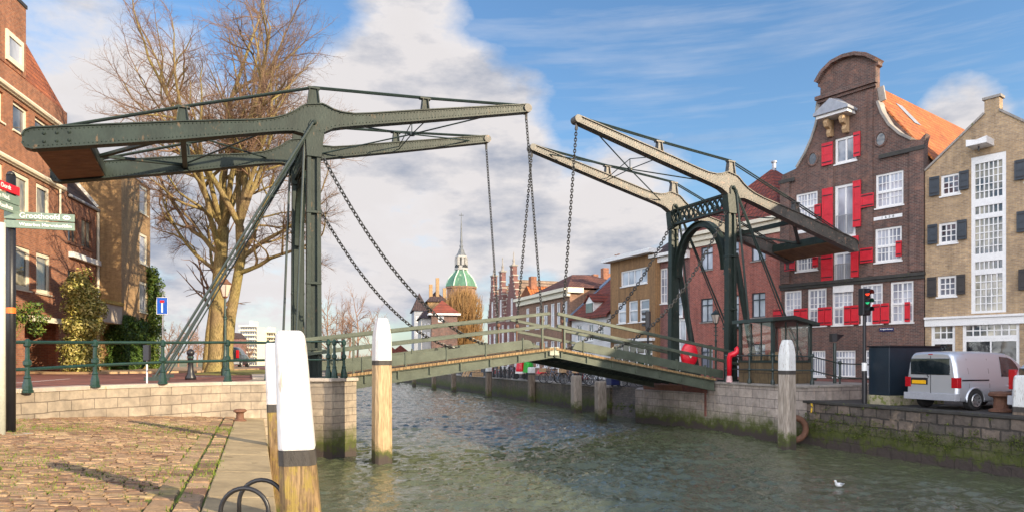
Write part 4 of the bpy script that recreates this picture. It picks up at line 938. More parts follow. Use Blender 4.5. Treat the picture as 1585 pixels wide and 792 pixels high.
# narrow house
E_ = House('brick_house', 'narrow plum brick house with a tall white window and low dormer roof', 'house', 1068, 45.0, 150, -1)
aL = E_.a(1014); zt = E_.z(1068, 388); r1 = E_.rect(1041, 1057, 412, 491); r2 = E_.rect(1041, 1062, 492, 560); r2 = (r2[0], r2[1], .05, r2[3]); r3 = E_.rect(1021, 1033, 414, 470)
E_.wall([(aL, 0), (aL, zt), (0, zt), (0, 0)], [r1, r2, r3], 9, 'brickplum')
E_.window(r1, 2, 4, fw=.12, pane='glasslight'); E_.window(r3, 2, 4, fw=.1, pane='glasslight'); o = E_.window(r2, 2, 1, fw=.14, mw=.1, pane='glasslight', sill=False, name='entrance')
b = MB(); bands(E_, b, aL-.1, 0, zt, .2, .55); bands(E_, b, aL-.05, 0, zt-.28, .34, .25); E_.part('cornice', 'white', b)
rf = hip_roof(E_, aL-.2, .1, zt+.1, -.4, 8, [(aL/2, 3, zt+2.7), (aL/2, 5, zt+2.7)], 'darktile')
b = MB(); b.box(aL*.45, aL*.12, .3, 2.0, zt+.3, zt+1.5); d = b.build('dormer', 'white', rf); b = MB(); b.box(aL*.48, aL*.09, .2, 2.1, zt+1.503, zt+1.62); b.build('dormer_roof', 'lead', d)
# brown timber clad house
T_ = House('clad_house', 'brown timber clad flat roofed house with wide upper window', 'house', 1014, 47.2, 300, -1)
aL = T_.a(945); zt = T_.z(1014, 391); r0 = T_.rect(961, 1002, 412, 444); rr = [T_.rect(956, 969, 467, 500), T_.rect(973, 987, 464, 499), T_.rect(990, 1005, 461, 497)]
zz0, zz1 = rr[1][2], rr[1][3]; rr = [(r[0], r[1], zz0, zz1) for r in rr]; rs_ = [(aL+.4, -.3, .1, T_.z(985, 530))]
T_.wall([(aL, 0), (aL, zt), (0, zt), (0, 0)], [r0]+rr+rs_, 9, 'woodclad')
T_.window(r0, 4, 1, fw=.1, mw=.07, pane='glasslight')
for r in rr: T_.window(r, 1, 1, fw=.1, transom=.55, pane='glasslight')
T_.window(rs_[0], 5, 1, fw=.1, mw=.07, transom=.7, pane='glassdark', sill=False, name='shop_window')
b = MB(); bands(T_, b, aL, 0, T_.z(985, 528)+.12, .2, .3); T_.part('fascia_band', 'white', b)
b = MB(); b.box(aL-.35, .1, -.6, 9.2, zt+.003, zt+.30); o = T_.part('roof', 'white', b); b = MB(); b.box(aL*.35, aL*.35+.5, 3, 3.6, zt+.3, zt+1.3); b.build('chimney', 'brickred', o)
# white house with red roof and dormer
V_ = House('rendered_house', 'white rendered house with red tiled roof and small blue dormer', 'house', 945, 53.2, 400, -1)
aL = V_.a(885); zt = V_.z(930, 487); rr = [V_.rect(910, 918, 500, 527), V_.rect(926, 934, 499, 525), V_.rect(892, 900, 502, 528)]
V_.wall([(aL, 0), (aL, zt), (0, zt), (0, 0)], rr+[(aL+1.2, aL+2.3, .05, 2.3)], 8, paint('white_render', (.62, .61, .60), .8, .1, 1.5))
for r in rr: V_.window(r, 2, 2, fw=.08)
V_.window((aL+1.2, aL+2.3, .05, 2.3), 1, 1, pane='glassdark', sill=False, name='entrance')
zr = H(426, 61); b = MB(); b.prism([(-.35, zt-.2), (4.4, zr), (4.4, zr+.15), (-.35, zt)], aL, 0, 'x'); b.prism([(4.4, zr), (8, zt), (8, zt+.15), (4.4, zr+.15)], aL, 0, 'x'); rf = V_.part('roof', 'redtile', b)
b = MB(); b.prism([(-.4, zt-.25), (4.4, zr-.05), (4.4, zr+.26), (-.4, zt+.1)], aL-.55, aL-.003, 'x'); b.build('verge', 'zinc', rf)
b = MB(); b.box(aL-.2, aL+.9, 3.9, 4.8, zr-.5, zr+1.3); ch = b.build('chimney', 'brickochre', rf); b = MB()
for i in range(2): b.lathe([(.16, 0), (.13, .55)], (aL+.1+.5*i, 4.3, zr+1.3), 8)
b.build('chimney_pot', 'rust', ch)
r = V_.rect(905, 917, 466, 492); b = MB(); b.prism([(r[0], r[2]-.3), (r[1], r[2]-.3), (r[1], r[3]), ((r[0]+r[1])/2, r[3]+.55), (r[0], r[3])], .1, 3.2, 'y'); d = b.build('dormer', 'white', rf)
b = MB(); b.box(r[0]+.12, r[1]-.12, .04, .098, r[2]+.1, r[3]-.1); b.build('pane', 'glassdark', d); b = MB(); m_ = (r[0]+r[1])/2
b.prism([(r[0]-.15, r[3]-.05), (m_, r[3]+.62), (r[1]+.15, r[3]-.05), (r[1]+.15, r[3]+.05), (m_, r[3]+.74), (r[0]-.15, r[3]+.05)], -.05, 3.0, 'y'); b.build('dormer_roof', 'redtile', d)
# brown brick house with white cornice
Bn = House('brick_house', 'brown brick house with long white cornice behind the middle of the bridge', 'house', 882, 60.0, 408, -1)
aL = Bn.a(803); zt = Bn.z(882, 447); xs = [(814, 819), (829, 835), (841, 847.5), (852, 858), (861.5, 867), (871, 878)]; up = []; dn = []
for x0, x1 in xs:
    r = Bn.rect(x0, x1, 462, 492); up.append((r[0], r[1], 4.55, 6.75)); dn.append((r[0], r[1], .8, 3.3))
Bn.wall([(aL, 0), (aL, zt), (0, zt), (0, 0)], up+dn, 8, 'brickbrown')
for r in up+dn: Bn.window(r, 2, 2, fw=.11, pane='glasslight')
for f, y_, hgt in ((.12, 6.5, 3.4), (.55, 6.8, 3.0)): MB().box(aL*f-.3, aL*f+.3, y_, y_+.6, zt, zt+hgt).build('chimney', 'brickorange', Bn.root)
b = MB(); bands(Bn, b, aL-.1, .1, zt, .3, .6); bands(Bn, b, aL-.1, .1, zt-.38, .45, .3); b.box(.004, .3, -.3, 1.2, zt-.3, zt+.15); Bn.part('cornice', 'cream', b)
hip_roof(Bn, aL*.72, .2, zt+.16, -.3, 7.5, [(aL*.40, 2.6, zt+1.95), (aL*.36, 4.2, zt+1.95)], tiles('brown_red_tiles', (.20, .075, .05), (.13, .055, .042), axis='y', stain=(.30, .12, .06)))
b = MB(); b.prism([(aL-.1, zt+.1), (aL*.72, zt+.1), (aL*.83, zt+1.35)], .0, 5, 'y'); rf = Bn.part('roof', 'orangetile', b); b = MB(); b.box(aL*.86, aL*.80, .4, 1.0, zt+.6, zt+2.3); b.build('chimney', 'brickorange', rf)
# three stepped gables
zc = None
for i, (x0, x1, xp, yp, yf) in enumerate(((755, 768.5, 758.7, 428, 409), (768.5, 781, 773, 421, 400), (781, 803, 792, 411, 391))):
    Yn = 72.5+[6.0, 3.7, 0][i]
    S = House('stepped_gable_house', ['leftmost and lowest of the three stepped gable houses', 'middle one of the three stepped gable houses', 'rightmost and tallest of the three stepped gable houses'][i], 'house', x1, Yn, 408, -1, 0, 'stepped gable houses')
    al = S.a(x0); m_ = S.a(xp) if i else al*.5; m_ = al/2; zs = S.z(x1, 497-[0, 2, 4][i]); zk = S.z(xp, yp+16); n = 6; hw = -al/2; left = []; wl = []
    for j in range(n):
        f = j/n; x = hw*(1-f*.86); z0 = zs+(zk-zs)*f; z1 = zs+(zk-zs)*(j+1)/n; left += [(m_-x, z0), (m_-x, z1)]
    pw = .42; left += [(m_-pw, zk), (m_-pw, S.z(xp, yp+1))]
    out = [(al, 0)]+left+[(2*m_-x, z) for x, z in reversed(left)]+[(0, 0)]
    wins = [(m_-.38, m_+.38, zs+.5, zs+2.4)]+[(m_+s_*hw*.5-.4, m_+s_*hw*.5+.4, zs-2.6-q*2.9, zs-.5-q*2.9) for s_ in (-1, 1) for q in range(2)]
    wins = [w_ for w_ in wins if w_[2] > .2]
    S.wall(out, wins, .5, 'brickplum')
    for r in wins: S.window(r, 2, 3, fw=.1, pane='glasslight')
    MB().prism([(al, 0), (0, 0), (0, zs-.2), (m_, zk-.6), (al, zs-.2)], .503, 10, 'y').build('rear_wall', 'brickplum', S.root)
    gable_roof(S, al, 0, zs-.1, zk-.5, .51, 10.1, 'tantile', over=0)
    b = MB()
    for x, z in left[1::2]+[(2*m_-x, z) for x, z in left[1::2]]: s_ = 1 if x < m_ else -1; b.box(min(x-.06*s_, x+.40*s_), max(x-.06*s_, x+.40*s_), -.06, .56, z+.003, z+.12); b.box(min(x, x+.20*s_), max(x, x+.20*s_), -.045, -.004, z-.45, z-.27)
    b.box(al, 0, -.08, -.004, zs-.12, zs+.06); S.part('pale_stone_band', paint('pale_band_stone', (.42, .37, .31), .8, .2, 2), b)
    b = MB(); zz = S.z(xp, yp+1); b.box(m_-pw-.08, m_+pw+.08, -.08, .58, zz+.003, zz+.16); b.lathe([(.22, 0), (.12, .3), (.16, .5), (.07, .7), (.05, max(.9, S.z(xp, yf)-zz-.2)), (.01, max(1.0, S.z(xp, yf)-zz))], (m_, .25, zz+.16), 8); S.part('finial', 'coping', b)
Hh = House('long_roofed_hall', 'large hall with a long tan tiled roof behind the stepped gables', 'hall', 868, 78.0, 408, -1)
aL = Hh.a(796); zr = H(426, 86); MB().box(aL, 0, 6, 18, 0, 8.0).build('wall', 'brickbrown', Hh.root); b = MB(); b.prism([(5.6, 7.6), (12, zr), (18.4, 7.6), (18.4, 7.8), (12, zr+.2), (5.6, 7.8)], aL, 0, 'x'); rfh = Hh.part('roof', 'tantile', b)
for f, hgt in ((.25, 2.2), (.52, 2.6), (.8, 1.8)): MB().box(aL*f-.35, aL*f+.35, 8.0, 8.7, zr-3.2, zr-3.2+hgt+1).build('chimney', 'brickorange', rfh)

# the end of the far quay
def plain_house(name, label, cat, px0, px1, Y, py_e, mat_, roofm, pk_=None, vp=3200, wins=(), depth=8, zb=0, win_m='white', rh=2.5):
    h = House(name, label, cat, px1, Y, vp, 1, zb) if False else House(name, label, cat, px0, Y, vp, 1, zb)
    aR_ = h.a(px1); zt_ = h.z(px0, py_e); rr_ = []
    for q in wins: rr_.append(h.rect(*q))
    h.wall([(0, 0), (0, zt_), (aR_, zt_), (aR_, 0)], rr_, depth, mat_)
    for r_ in rr_: h.window(r_, 2, 2, fw=.12, pane='glasslight', sill=False)
    hip_roof(h, -.35, aR_+.35, zt_+.01, -.35, depth+.3, [(aR_/2, depth*.45, zt_+rh), (aR_/2, depth*.55, zt_+rh)], roofm)
    return h, aR_, zt_
h, aR_, zt_ = plain_house('corner_house', 'plum brick corner house with pyramid roof and white eaves near the church', 'house', 668, 708, 104, 484, 'brickdark', 'redtiley', rh=2.3, wins=((678, 687, 488, 498),), vp=6000)
b = MB(); b.box(-.45, aR_+.45, -.45, 8.4, zt_-.3, zt_-.01); h.part('eaves', 'white', b); b = MB(); b.prism([(aR_*.3, zt_), (aR_*.7, zt_), (aR_*.5, zt_+3)], -.0, 1, 'y'); 
h, aR_, zt_ = plain_house('rendered_house', 'narrow white house left of the plum brick corner house', 'house', 652, 667.6, 105, 492, paint('pale_render', (.40, .39, .37), .8, .15, 1.5), 'darktile', rh=1.6, wins=((655, 659, 500, 508), (661, 665, 499, 507), (655, 659, 513, 522), (661, 665, 513, 522)), vp=6000)
h, aR_, zt_ = plain_house('brick_house', 'ochre brick house with tall chimneys behind the plum brick corner house', 'house', 662, 692, 122, 466, 'brickochre', 'darktile', rh=2.2, vp=6000)
for x, hh in ((.4, 3.2), (1.6, 4.4), (2.9, 2.6)): b = MB(); b.box(x, x+.6, 1.5, 2.2, zt_+.5, zt_+hh); h.part('chimney', 'brickochre', b)
h, aR_, zt_ = plain_house('slate_house', 'grey slate roofed house leftmost of the houses beside the church', 'house', 641, 661, 118, 480, paint('grey_render', (.30, .32, .36), .8, .15, 1.5), 'darktile', rh=3.4, wins=((644, 648, 488, 498), (651, 655, 488, 498), (644, 648, 506, 516), (651, 655, 506, 516)), vp=6000)
# domed church
ch = thing('domed_church', 'church with green copper dome and slender lantern spire', 'church', (P(714, 170), 170, 0))
def q(px): return abs(px)/F*170
zd = H(444, 170)
MB().lathe([(q(23), 0), (q(23), zd-.5), (q(25), zd-.4), (q(25), zd)], n=8, rot=R(22.5)).build('drum', 'brickbrown', ch.root if hasattr(ch, 'root') else ch)
b = MB(); b.lathe([(q(25.5), zd+.003), (q(24), zd+q(5)), (q(20.5), zd+q(12)), (q(15.5), zd+q(18)), (q(11.5), zd+q(22)), (q(9.5), zd+q(26))], n=8, rot=R(22.5)); dm = b.build('dome', 'copper', ch)
b = MB()
for i in range(8):
    t = 2*math.pi*i/8+R(22.5); b.tube([(r_*math.cos(t), r_*math.sin(t), z) for r_, z in ((q(25.5), zd), (q(24), zd+q(5)), (q(20.5), zd+q(12)), (q(15.5), zd+q(18)), (q(11.5), zd+q(22)), (q(9.5), zd+q(26)))], .16, 5)
b.build('dome_rib', paint('pale_verdigris', (.48, .60, .48), .6, .2, 1), dm)
zl = zd+q(26); b = MB(); b.lathe([(q(11), zl), (q(11), zl+.5), (q(9.3), zl+.55), (q(9.3), zl+q(7))], n=8, rot=R(22.5))
for i in range(8):
    t = 2*math.pi*i/8+R(22.5); b.bar((q(8.6)*math.cos(t), q(8.6)*math.sin(t), zl+q(7)), (q(8.2)*math.cos(t), q(8.2)*math.sin(t), zl+q(19)), .62, .62)
b.lathe([(q(9.8), zl+q(19)), (q(10), zl+q(20)), (q(9), zl+q(22))], n=8, rot=R(22.5)); b.lathe([(q(3.5), zl+q(6)), (q(3.5), zl+q(20))], n=8)
b.build('lantern', paint('pale_stone', (.34, .33, .31), .8, .25, 1), ch)
b = MB(); z = zl+q(22); b.lathe([(q(8.2), z), (q(5.2), z+q(5)), (q(4), z+q(9)), (q(2.2), z+q(12)), (q(3), z+q(15)), (q(1.6), z+q(18)), (q(2.1), z+q(22)), (q(1.6), z+q(26)), (q(1.0), z+q(46)), (.06, z+q(58))], n=8); b.tube([(0, 0, z+q(56)), (0, 0, z+q(66))], .09, 5); b.box(-.6, .6, -.07, .07, z+q(62), z+q(63)); b.build('spire', paint('dark_lead', (.13, .14, .15), .6, .2, 1), ch)
b = MB()
for i in range(4): b.lathe([(.75, -.06), (.75, .06)], n=16).xf(Matrix.Rotation(R(90*i+45), 4, 'Z') @ Matrix.Translation((0, -q(9.1), zl+q(4))) @ Matrix.Rotation(R(90), 4, 'X'), len(b.v)-32)
b.build('clock_face', 'black', ch)

# houses of the same quay that stand to the right of the picture and shade the canal
for i, (s0, s1, zt) in enumerate(((9.5, 17.2, 13.7), (1, 9.4, 12.2), (-9, .9, 12.0), (-20, -9.1, 12.4), (-32, -20.1, 12.0), (-46, -32.1, 12.3))):
    r = thing('brick_house', 'brick house further along the right quay', 'house', (0, 0, 0), CA, 'houses further along the right quay')
    MB().box(s0, s1, -42, -31.2, 0, zt-2.4).build('wall', 'brickred', r); b = MB(); b.prism([(-42.2, zt-2.4), (-31, zt-2.4), (-31.2, zt-2.2), (-36.6, zt+2.2), (-42, zt-2.2)], s0, s1, 'x'); b.build('roof', 'redtile', r)
    MB().box(s0, s1, -31.55, -31.21, zt-2.4, zt).build('parapet', 'brickred', r)

# ------------------------------------------------------------------ houses on the left
def c1(h, x0, x1, y0, y1): return h.rect(x0/1.98, x1/1.98, y0/1.98, y1/1.98)
A_ = House('brick_apartments', 'tall orange brick apartment house with steep tiled roof at the left edge', 'apartment house', 104, 33, 580, 1, .95)
aL = -14.0; zt = A_.z(101, 173); w3 = [A_.rect(20, 44, 156, 224), A_.rect(54, 77, 178, 228)]; w2 = [A_.rect(19, 46, 264, 338), A_.rect(56, 77, 281, 350)]; w1 = [A_.rect(22, 47, 380, 450), A_.rect(56, 78, 388, 456)]
def lev(rs):
    z0, z1 = sum(r[2] for r in rs)/2, sum(r[3] for r in rs)/2; o = [(r[0], r[1], z0, z1) for r in rs]; w_ = o[0][1]-o[0][0]; g_ = o[1][0]-o[0][0]
    return [(o[0][0]-g_*1.0-.15, o[0][1]-g_*1.0-.15, z0, z1)]+o
w3, w2, w1 = lev(w3), lev(w2), lev(w1); op = A_.rect(38, 92, 495, 566); op = (op[0], op[1], .02, op[3])
A_.wall([(aL, 0), (aL, zt), (0, zt), (0, 0)], w3+w2+w1+[op], 9, 'brickorange')
for r in w3: A_.window(r, 1, 1, fw=.11, frame='cream', pane='glass', inset=.1)
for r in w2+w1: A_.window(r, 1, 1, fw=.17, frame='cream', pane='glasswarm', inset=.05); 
for r in w2+w1:
    b = MB(); b.box(r[0]+.22, r[1]-.22, .065, .10, r[2]+.22, r[3]-.22); 
b = MB(); b.box(op[0], op[1], 1.3, 1.5, .02, op[3]); A_.part('porch_wall', 'brickred', b)
b = MB(); b.box(op[0]-.5, op[1]+.1, -.07, -.004, op[3]+.003, op[3]+.24); A_.part('lintel', 'cream', b)
for (x, y, x0, x1) in ((50, 165, -14, .25), (50, 268, -14, -.55)):
    z = A_.z(x, y); b = MB(); b.tube([(x0, -.12, z), (x1, -.12, z)], .11, 8); b.box(x0, x1, -.10, -.004, z-.14, z+.06); A_.part('gutter', 'cream', b)
b = MB(); z = A_.z(50, 268); b.tube([(-1.0, -.1, z), (-1.0, -.1, z-1.4)], .05, 8); A_.part('downpipe', 'cream', b)
b = MB()
for x in (W and -1.9, -2.7): b.tube([(x, -.1, A_.z(40, 186)), (x-.35, -1.0, A_.z(40, 190)+.1)], .03, 6)
b.tube([(-3.2, -1.0, A_.z(40, 190)+.1), (-1.9, -1.0, A_.z(40, 190)+.1)], .03, 6); A_.part('awning_arm', 'cream', b)
b = MB(); b.prism([(.05, zt), (3.4, zt+6.3), (7.5, zt+6.3), (8.9, zt)], aL, -.12, 'x'); rf = A_.part('roof', tiles('left_orange_tiles', (.52, .16, .06), (.38, .115, .05), stain=(.25, .10, .06)), b)
r = A_.rect(7, 33, 44, 112); dz0 = zt+.02; b = MB(); b.box(r[0]-.45, r[1]+.35, -.02, 3, zt+.02, r[3]+1.6); d = b.build('dormer', 'brickorange', rf)
b = MB(); b.box(r[0]-.5, r[1]+.4, -.06, 3, r[3]+1.603, r[3]+1.75); b.build('dormer_roof', 'brownshutter', d)
b = MB(); a0, a1, z0, z1 = r
for q_ in ((a0, a0+.16, z0, z1), (a1-.16, a1, z0, z1), (a0+.16, a1-.16, z0, z0+.2), (a0+.16, a1-.16, z1-.2, z1)): b.box(q_[0], q_[1], -.10, -.023, q_[2], q_[3])
b.build('dormer_window', 'cream', d); MB().box(a0+.1, a1-.1, -.05, -.026, z0+.1, z1-.1).build('pane', 'glasslight', d)
# lower block
A2 = House('brick_apartments', 'lower brick apartment block with red curtains between taller blocks', 'apartment house', 104.3, 33.05, 590, 1, .95)
aR = A2.a(150); zt = A2.z(104, 303); w2 = [A2.rect(105, 119, 326, 380), A2.rect(126, 142, 336, 388)]; w1 = [A2.rect(105, 118, 416, 438), A2.rect(127, 144, 420, 442)]
w2 = [(r[0], r[1], (w2[0][2]+w2[1][2])/2, (w2[0][3]+w2[1][3])/2) for r in w2]; w1 = [(r[0], r[1], w1[0][2]-1.0, (w1[0][3]+w1[1][3])/2) for r in w1]
A2.wall([(0, 0), (0, zt), (aR, zt), (aR, 0)], w2+w1, 8, paint('x', (.3, .1, .05)) if False else 'brickorange')
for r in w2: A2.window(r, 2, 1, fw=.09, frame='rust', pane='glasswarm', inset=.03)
for i, r in enumerate(w1): A2.window(r, 1, 1, fw=.09, frame='rust' if i == 0 else 'signred', pane='glassdark', inset=.03)
b = MB(); z = A2.z(126, 400); b.box(.1, aR, -.22, -.004, z-.12, z+.14); A2.part('balcony_ledge', 'white', b)
b = MB(); b.tube([(aR-.06, -.08, zt-.1), (aR-.06, -.08, .1)], .07, 8); A2.part('downpipe', 'cream', b)
b = MB(); b.tube([(0, -.1, zt+.03), (aR, -.1, zt+.03)], .08, 8); A2.part('gutter', 'lead', b)
b = MB(); b.prism([(-.1, zt+.08), (4, zt+5.0), (7.8, zt+.08)], .0, aR, 'x'); rf = A2.part('roof', 'darktile', b)
b = MB(); b.bar((aR-.05, .0, zt+.15), (aR-.05, 4, zt+5.1), .12, .3); b.build('verge_board', 'white', rf)
# ochre block
A3 = House('brick_apartments', 'plain ochre brick block with ivy on its lower wall', 'apartment house', 188, 36.74, 580, 1, .95)
aR = A3.a(232.5); zt = A3.z(190, 262); wr = [A3.rect(216, 228, 359, 411), A3.rect(216, 228, 434, 484), A3.rect(216, 228, 284, 335)]
A3.wall([(0, 0), (0, zt), (aR, zt-.0), (aR, 0)], wr, 9, 'brickochre')
for r in wr: A3.window(r, 1, 1, fw=.16, frame='cream', pane='glasslight', inset=.03)
b = MB(); b.box(-.08, aR+.08, -.08, 9.1, zt+.003, zt+.16); A3.part('roof_edge', 'lead', b)
z0, z1 = A3.z(170, 499), A3.z(170, 470)
po = House('concrete_porch', 'concrete porch roof with yellow lichen above the recessed entrance', 'porch', 188, 36.74, 580, 1, .95)
b = MB(); b.box(-2.6, -.02, -.05, 4.0, z0, z1); b.build('canopy', 'conc2', po.root, bevel=.02); b = MB(); b.box(-2.72, -.02, -.15, 4.0, z1+.003, z1+.18); b.build('canopy_edge', paint('lichen_concrete', (.40, .27, .06), .9, .3, 3, .01), po.root)
# ------------------------------------------------------------------ mooring piles
def pile(label, x, y, w, ztop, zw, shaft, top='whitepaint', lean=(0, 0), taper=.80, band=.14, tip='flat', rot=.4, zbot=-2.6, group='mooring piles'):
    """octagonal-edged timber pile; white painted head above a tarred band"""
    r = thing('mooring_pile', label, 'mooring pile', (x, y, 0), 0, group)
    def sec(z):
        f = (z-zbot)/(ztop-zbot); s = w/2*(1-(1-taper)*f); ch = s*.30; co, si = math.cos(rot), math.sin(rot)
        ps = [(s, -s+ch), (s, s-ch), (s-ch, s), (-s+ch, s), (-s, s-ch), (-s, -s+ch), (-s+ch, -s), (s-ch, -s)]
        return [(a*co-b*si+lean[0]*(z-zbot), a*si+b*co+lean[1]*(z-zbot), z) for a, b in ps]
    def seg(zs, grow=0.0, shrink=None):
        mb = MB(); vs = []
        for i, z in enumerate(zs):
            q = sec(z); cx_ = sum(p[0] for p in q)/8; cy_ = sum(p[1] for p in q)/8; k = 1+grow if shrink is None else shrink[i]
            vs += [(cx_+(a-cx_)*k, cy_+(b-cy_)*k, c) for a, b, c in q]
        n = len(zs); fs = [(i*8+j, i*8+(j+1) % 8, (i+1)*8+(j+1) % 8, (i+1)*8+j) for i in range(n-1) for j in range(8)]+[tuple(range(7, -1, -1)), tuple(range((n-1)*8, n*8))]
        return mb.add(vs, fs)
    if zw is None:
        seg([zbot, -.5, ztop-.06, ztop], shrink=[1, 1, 1, .85]).build('shaft', shaft, r); return r
    seg([zbot, -.5, zw-band]).build('shaft', shaft, r)
    seg([zw-band+.001, zw], .02).build('tar_band', 'tar', r)
    h = ztop-zw
    if tip == 'point': seg([zw+.001, zw+h*.52, zw+h*.80, ztop-.03, ztop], shrink=[1.03, 1.02, .86, .62, .5]).build('painted_head', top, r, bevel=.01)
    else: seg([zw+.001, ztop-.16, ztop-.05, ztop], shrink=[1.03, 1.05, 1.0, .82]).build('painted_head', top, r, bevel=.02)
    return r
pile('thick white topped mooring pile in the foreground, nearest of all', -1.85, 6.55, .52, 1.87, .74, 'pile', lean=(-.061, .0), taper=.50, rot=.25)
pile('thinner white topped mooring pile just behind the thick foreground pile', -4.27, 12.75, .285, 1.90, .75, 'pile', lean=(-.05, .02), taper=.86, rot=.1)
pile('tan mooring pile with pointed white head in the water before the left half', P(591, 21.5), 21.5, .56, 2.88, 1.55, 'pile2', tip='point', taper=.90, rot=.5)
pile('weathered mooring pile with peeling white head in front of the keeper cabin', P(1218, 25), 25, .54, 2.30, 1.18, 'pile3', 'whiteworn', tip='point', taper=.86, rot=.5)
pile('mossy leaning mooring pile with white head at the right edge of the picture', P(1579, 19.3), 19.3, .46, 1.15, .25, 'pile4', 'whiteworn', lean=(.03, 0), taper=.85, rot=.45)
far = [(930.5, 36.8, .56, .42, None, 'pile3', 'broad grey mooring pile under the right half, beside the abutment'), (892.5, 42.3, .60, .6, None, 'pile3', 'broad grey mooring pile left of the pile beside the abutment'),
       (823, 51.8, .50, 1.0, .55, 'pile4', 'mossy far quay pile with a white head below the bridge middle'), (755.5, 58.3, .50, 1.0, .55, 'pile4', 'dark far quay pile with a white head beside the plank stack'),
       (702.5, 67.5, .48, .35, None, 'pile4', 'dark plain far quay pile just left of the plank stack'), (671.5, 73, .46, .2, None, 'pile4', 'plain far quay pile third from the far end'),
       (640.5, 81, .46, .2, None, 'pile4', 'plain far quay pile second from the far end'), (616, 92, .44, .15, None, 'pile4', 'plain far quay pile at the far end of the canal')]
for px, Y_, w_, zt, zw, sh, lb in far: pile(lb, P(px, Y_), Y_, w_, zt, zw, sh, 'whiteworn', tip='flat', taper=.92, group='piles along the far quay', lean=(random.Random(px).uniform(-.02, .02), 0))

# ------------------------------------------------------------------ railings
def cast_post(mb, x, y, z0, z1, r=.047):
    h = z1-z0
    mb.lathe([(r*2.5, 0), (r*2.5, .05), (r*2.1, .06), (r*2.0, .14*h), (r*1.3, .27*h), (r*1.55, .29*h), (r*1.2, .32*h), (r*1.0, .34*h), (r*.95, .50*h), (r*1.7, .545*h), (r*1.7, .61*h), (r*.95, .65*h), (r*.85, .88*h), (r*1.5, .91*h), (r*1.6, .99*h), (r*1.1, 1.02*h), (r*.5, 1.05*h)], (x, y, z0), 8)
    return mb
lr = thing('railing', 'dark green cast iron railing along the pale retaining wall', 'railing', (-9, 17, .95))
RP = [(-11.0, 12.5, .88, 1.90, 1.33), (-10.05, 14.2, .90, 1.95, 1.39), (-9.62, 15.8, .95, 1.98, 1.46), (-8.72, 17.1, .98, 2.01, 1.52), (-7.68, 18.5, .99, 2.05, 1.56), (-7.2, 20.2, .97, 2.08, 1.57), (-7.5, 22.35, .97, 2.18, 1.58)]
for x, y, z0, z1, zm in RP: b = cast_post(MB(), x+9, y-17, z0-.95, z1-.95+.02); b.build('post', 'cast', lr, smooth=False)
for k in (3, 4): b = MB(); b.tube([(x+9, y-17, (q1 if k == 3 else q2)-.95) for x, y, z0, q1, q2 in RP], .036, 8); b.build('rail', 'cast', lr)
ar = thing('railing', 'short green railing with slim balusters on the left abutment corner', 'railing', (-6, 22.8, .975))
AP = [(-6.05, 22.55), (-5.85, 22.55), (-5.60, 22.80)]
for x, y in AP: b = cast_post(MB(), x+6, y-22.8, 0, 1.22, .05); b.build('post', 'cast', ar)
for zz in (.60, 1.2): b = MB(); b.tube([(-7.2+6, 22.66-22.8, zz)]+[(x+6, y-22.8, zz) for x, y in AP], .03, 8); b.build('rail', 'cast', ar)
rr_ = thing('railing', 'dark iron railing in front of the glazed keeper cabin', 'railing', (10, 28, .6))
QP = [(P(1124, 30.2), 30.2, .6, 1.72), (P(1160, 28.4), 28.4, .6, 1.74), (P(1196, 26.95), 26.95, .6, 1.74), (P(1257, 27.0), 27.0, .6, 1.70), (P(1300, 27.6), 27.6, .3, 1.42), (P(1352, 28.4), 28.4, .2, 1.36), (P(1405, 29), 29, .1, 1.30)]
for x, y, z0, z1 in QP:
    b = MB(); b.tube([(x-10, y-28, z0-.6), (x-10, y-28, z1-.6)], .04, 8); b.lathe([(.09, 0), (.09, .1), (.05, .2)], (x-10, y-28, z0-.6), 8); b.sphere((x-10, y-28, z1-.6+.03), .085, 8, 6); b.sphere((x-10, y-28, (z0+z1)/2-.6), .08, 8, 6); b.build('post', 'iron', rr_)
for f in (.5, 1.0): b = MB(); b.tube([(x-10, y-28, z0+(z1-z0)*f-.6) for x, y, z0, z1 in QP], .028, 6); b.build('rail', 'iron', rr_)

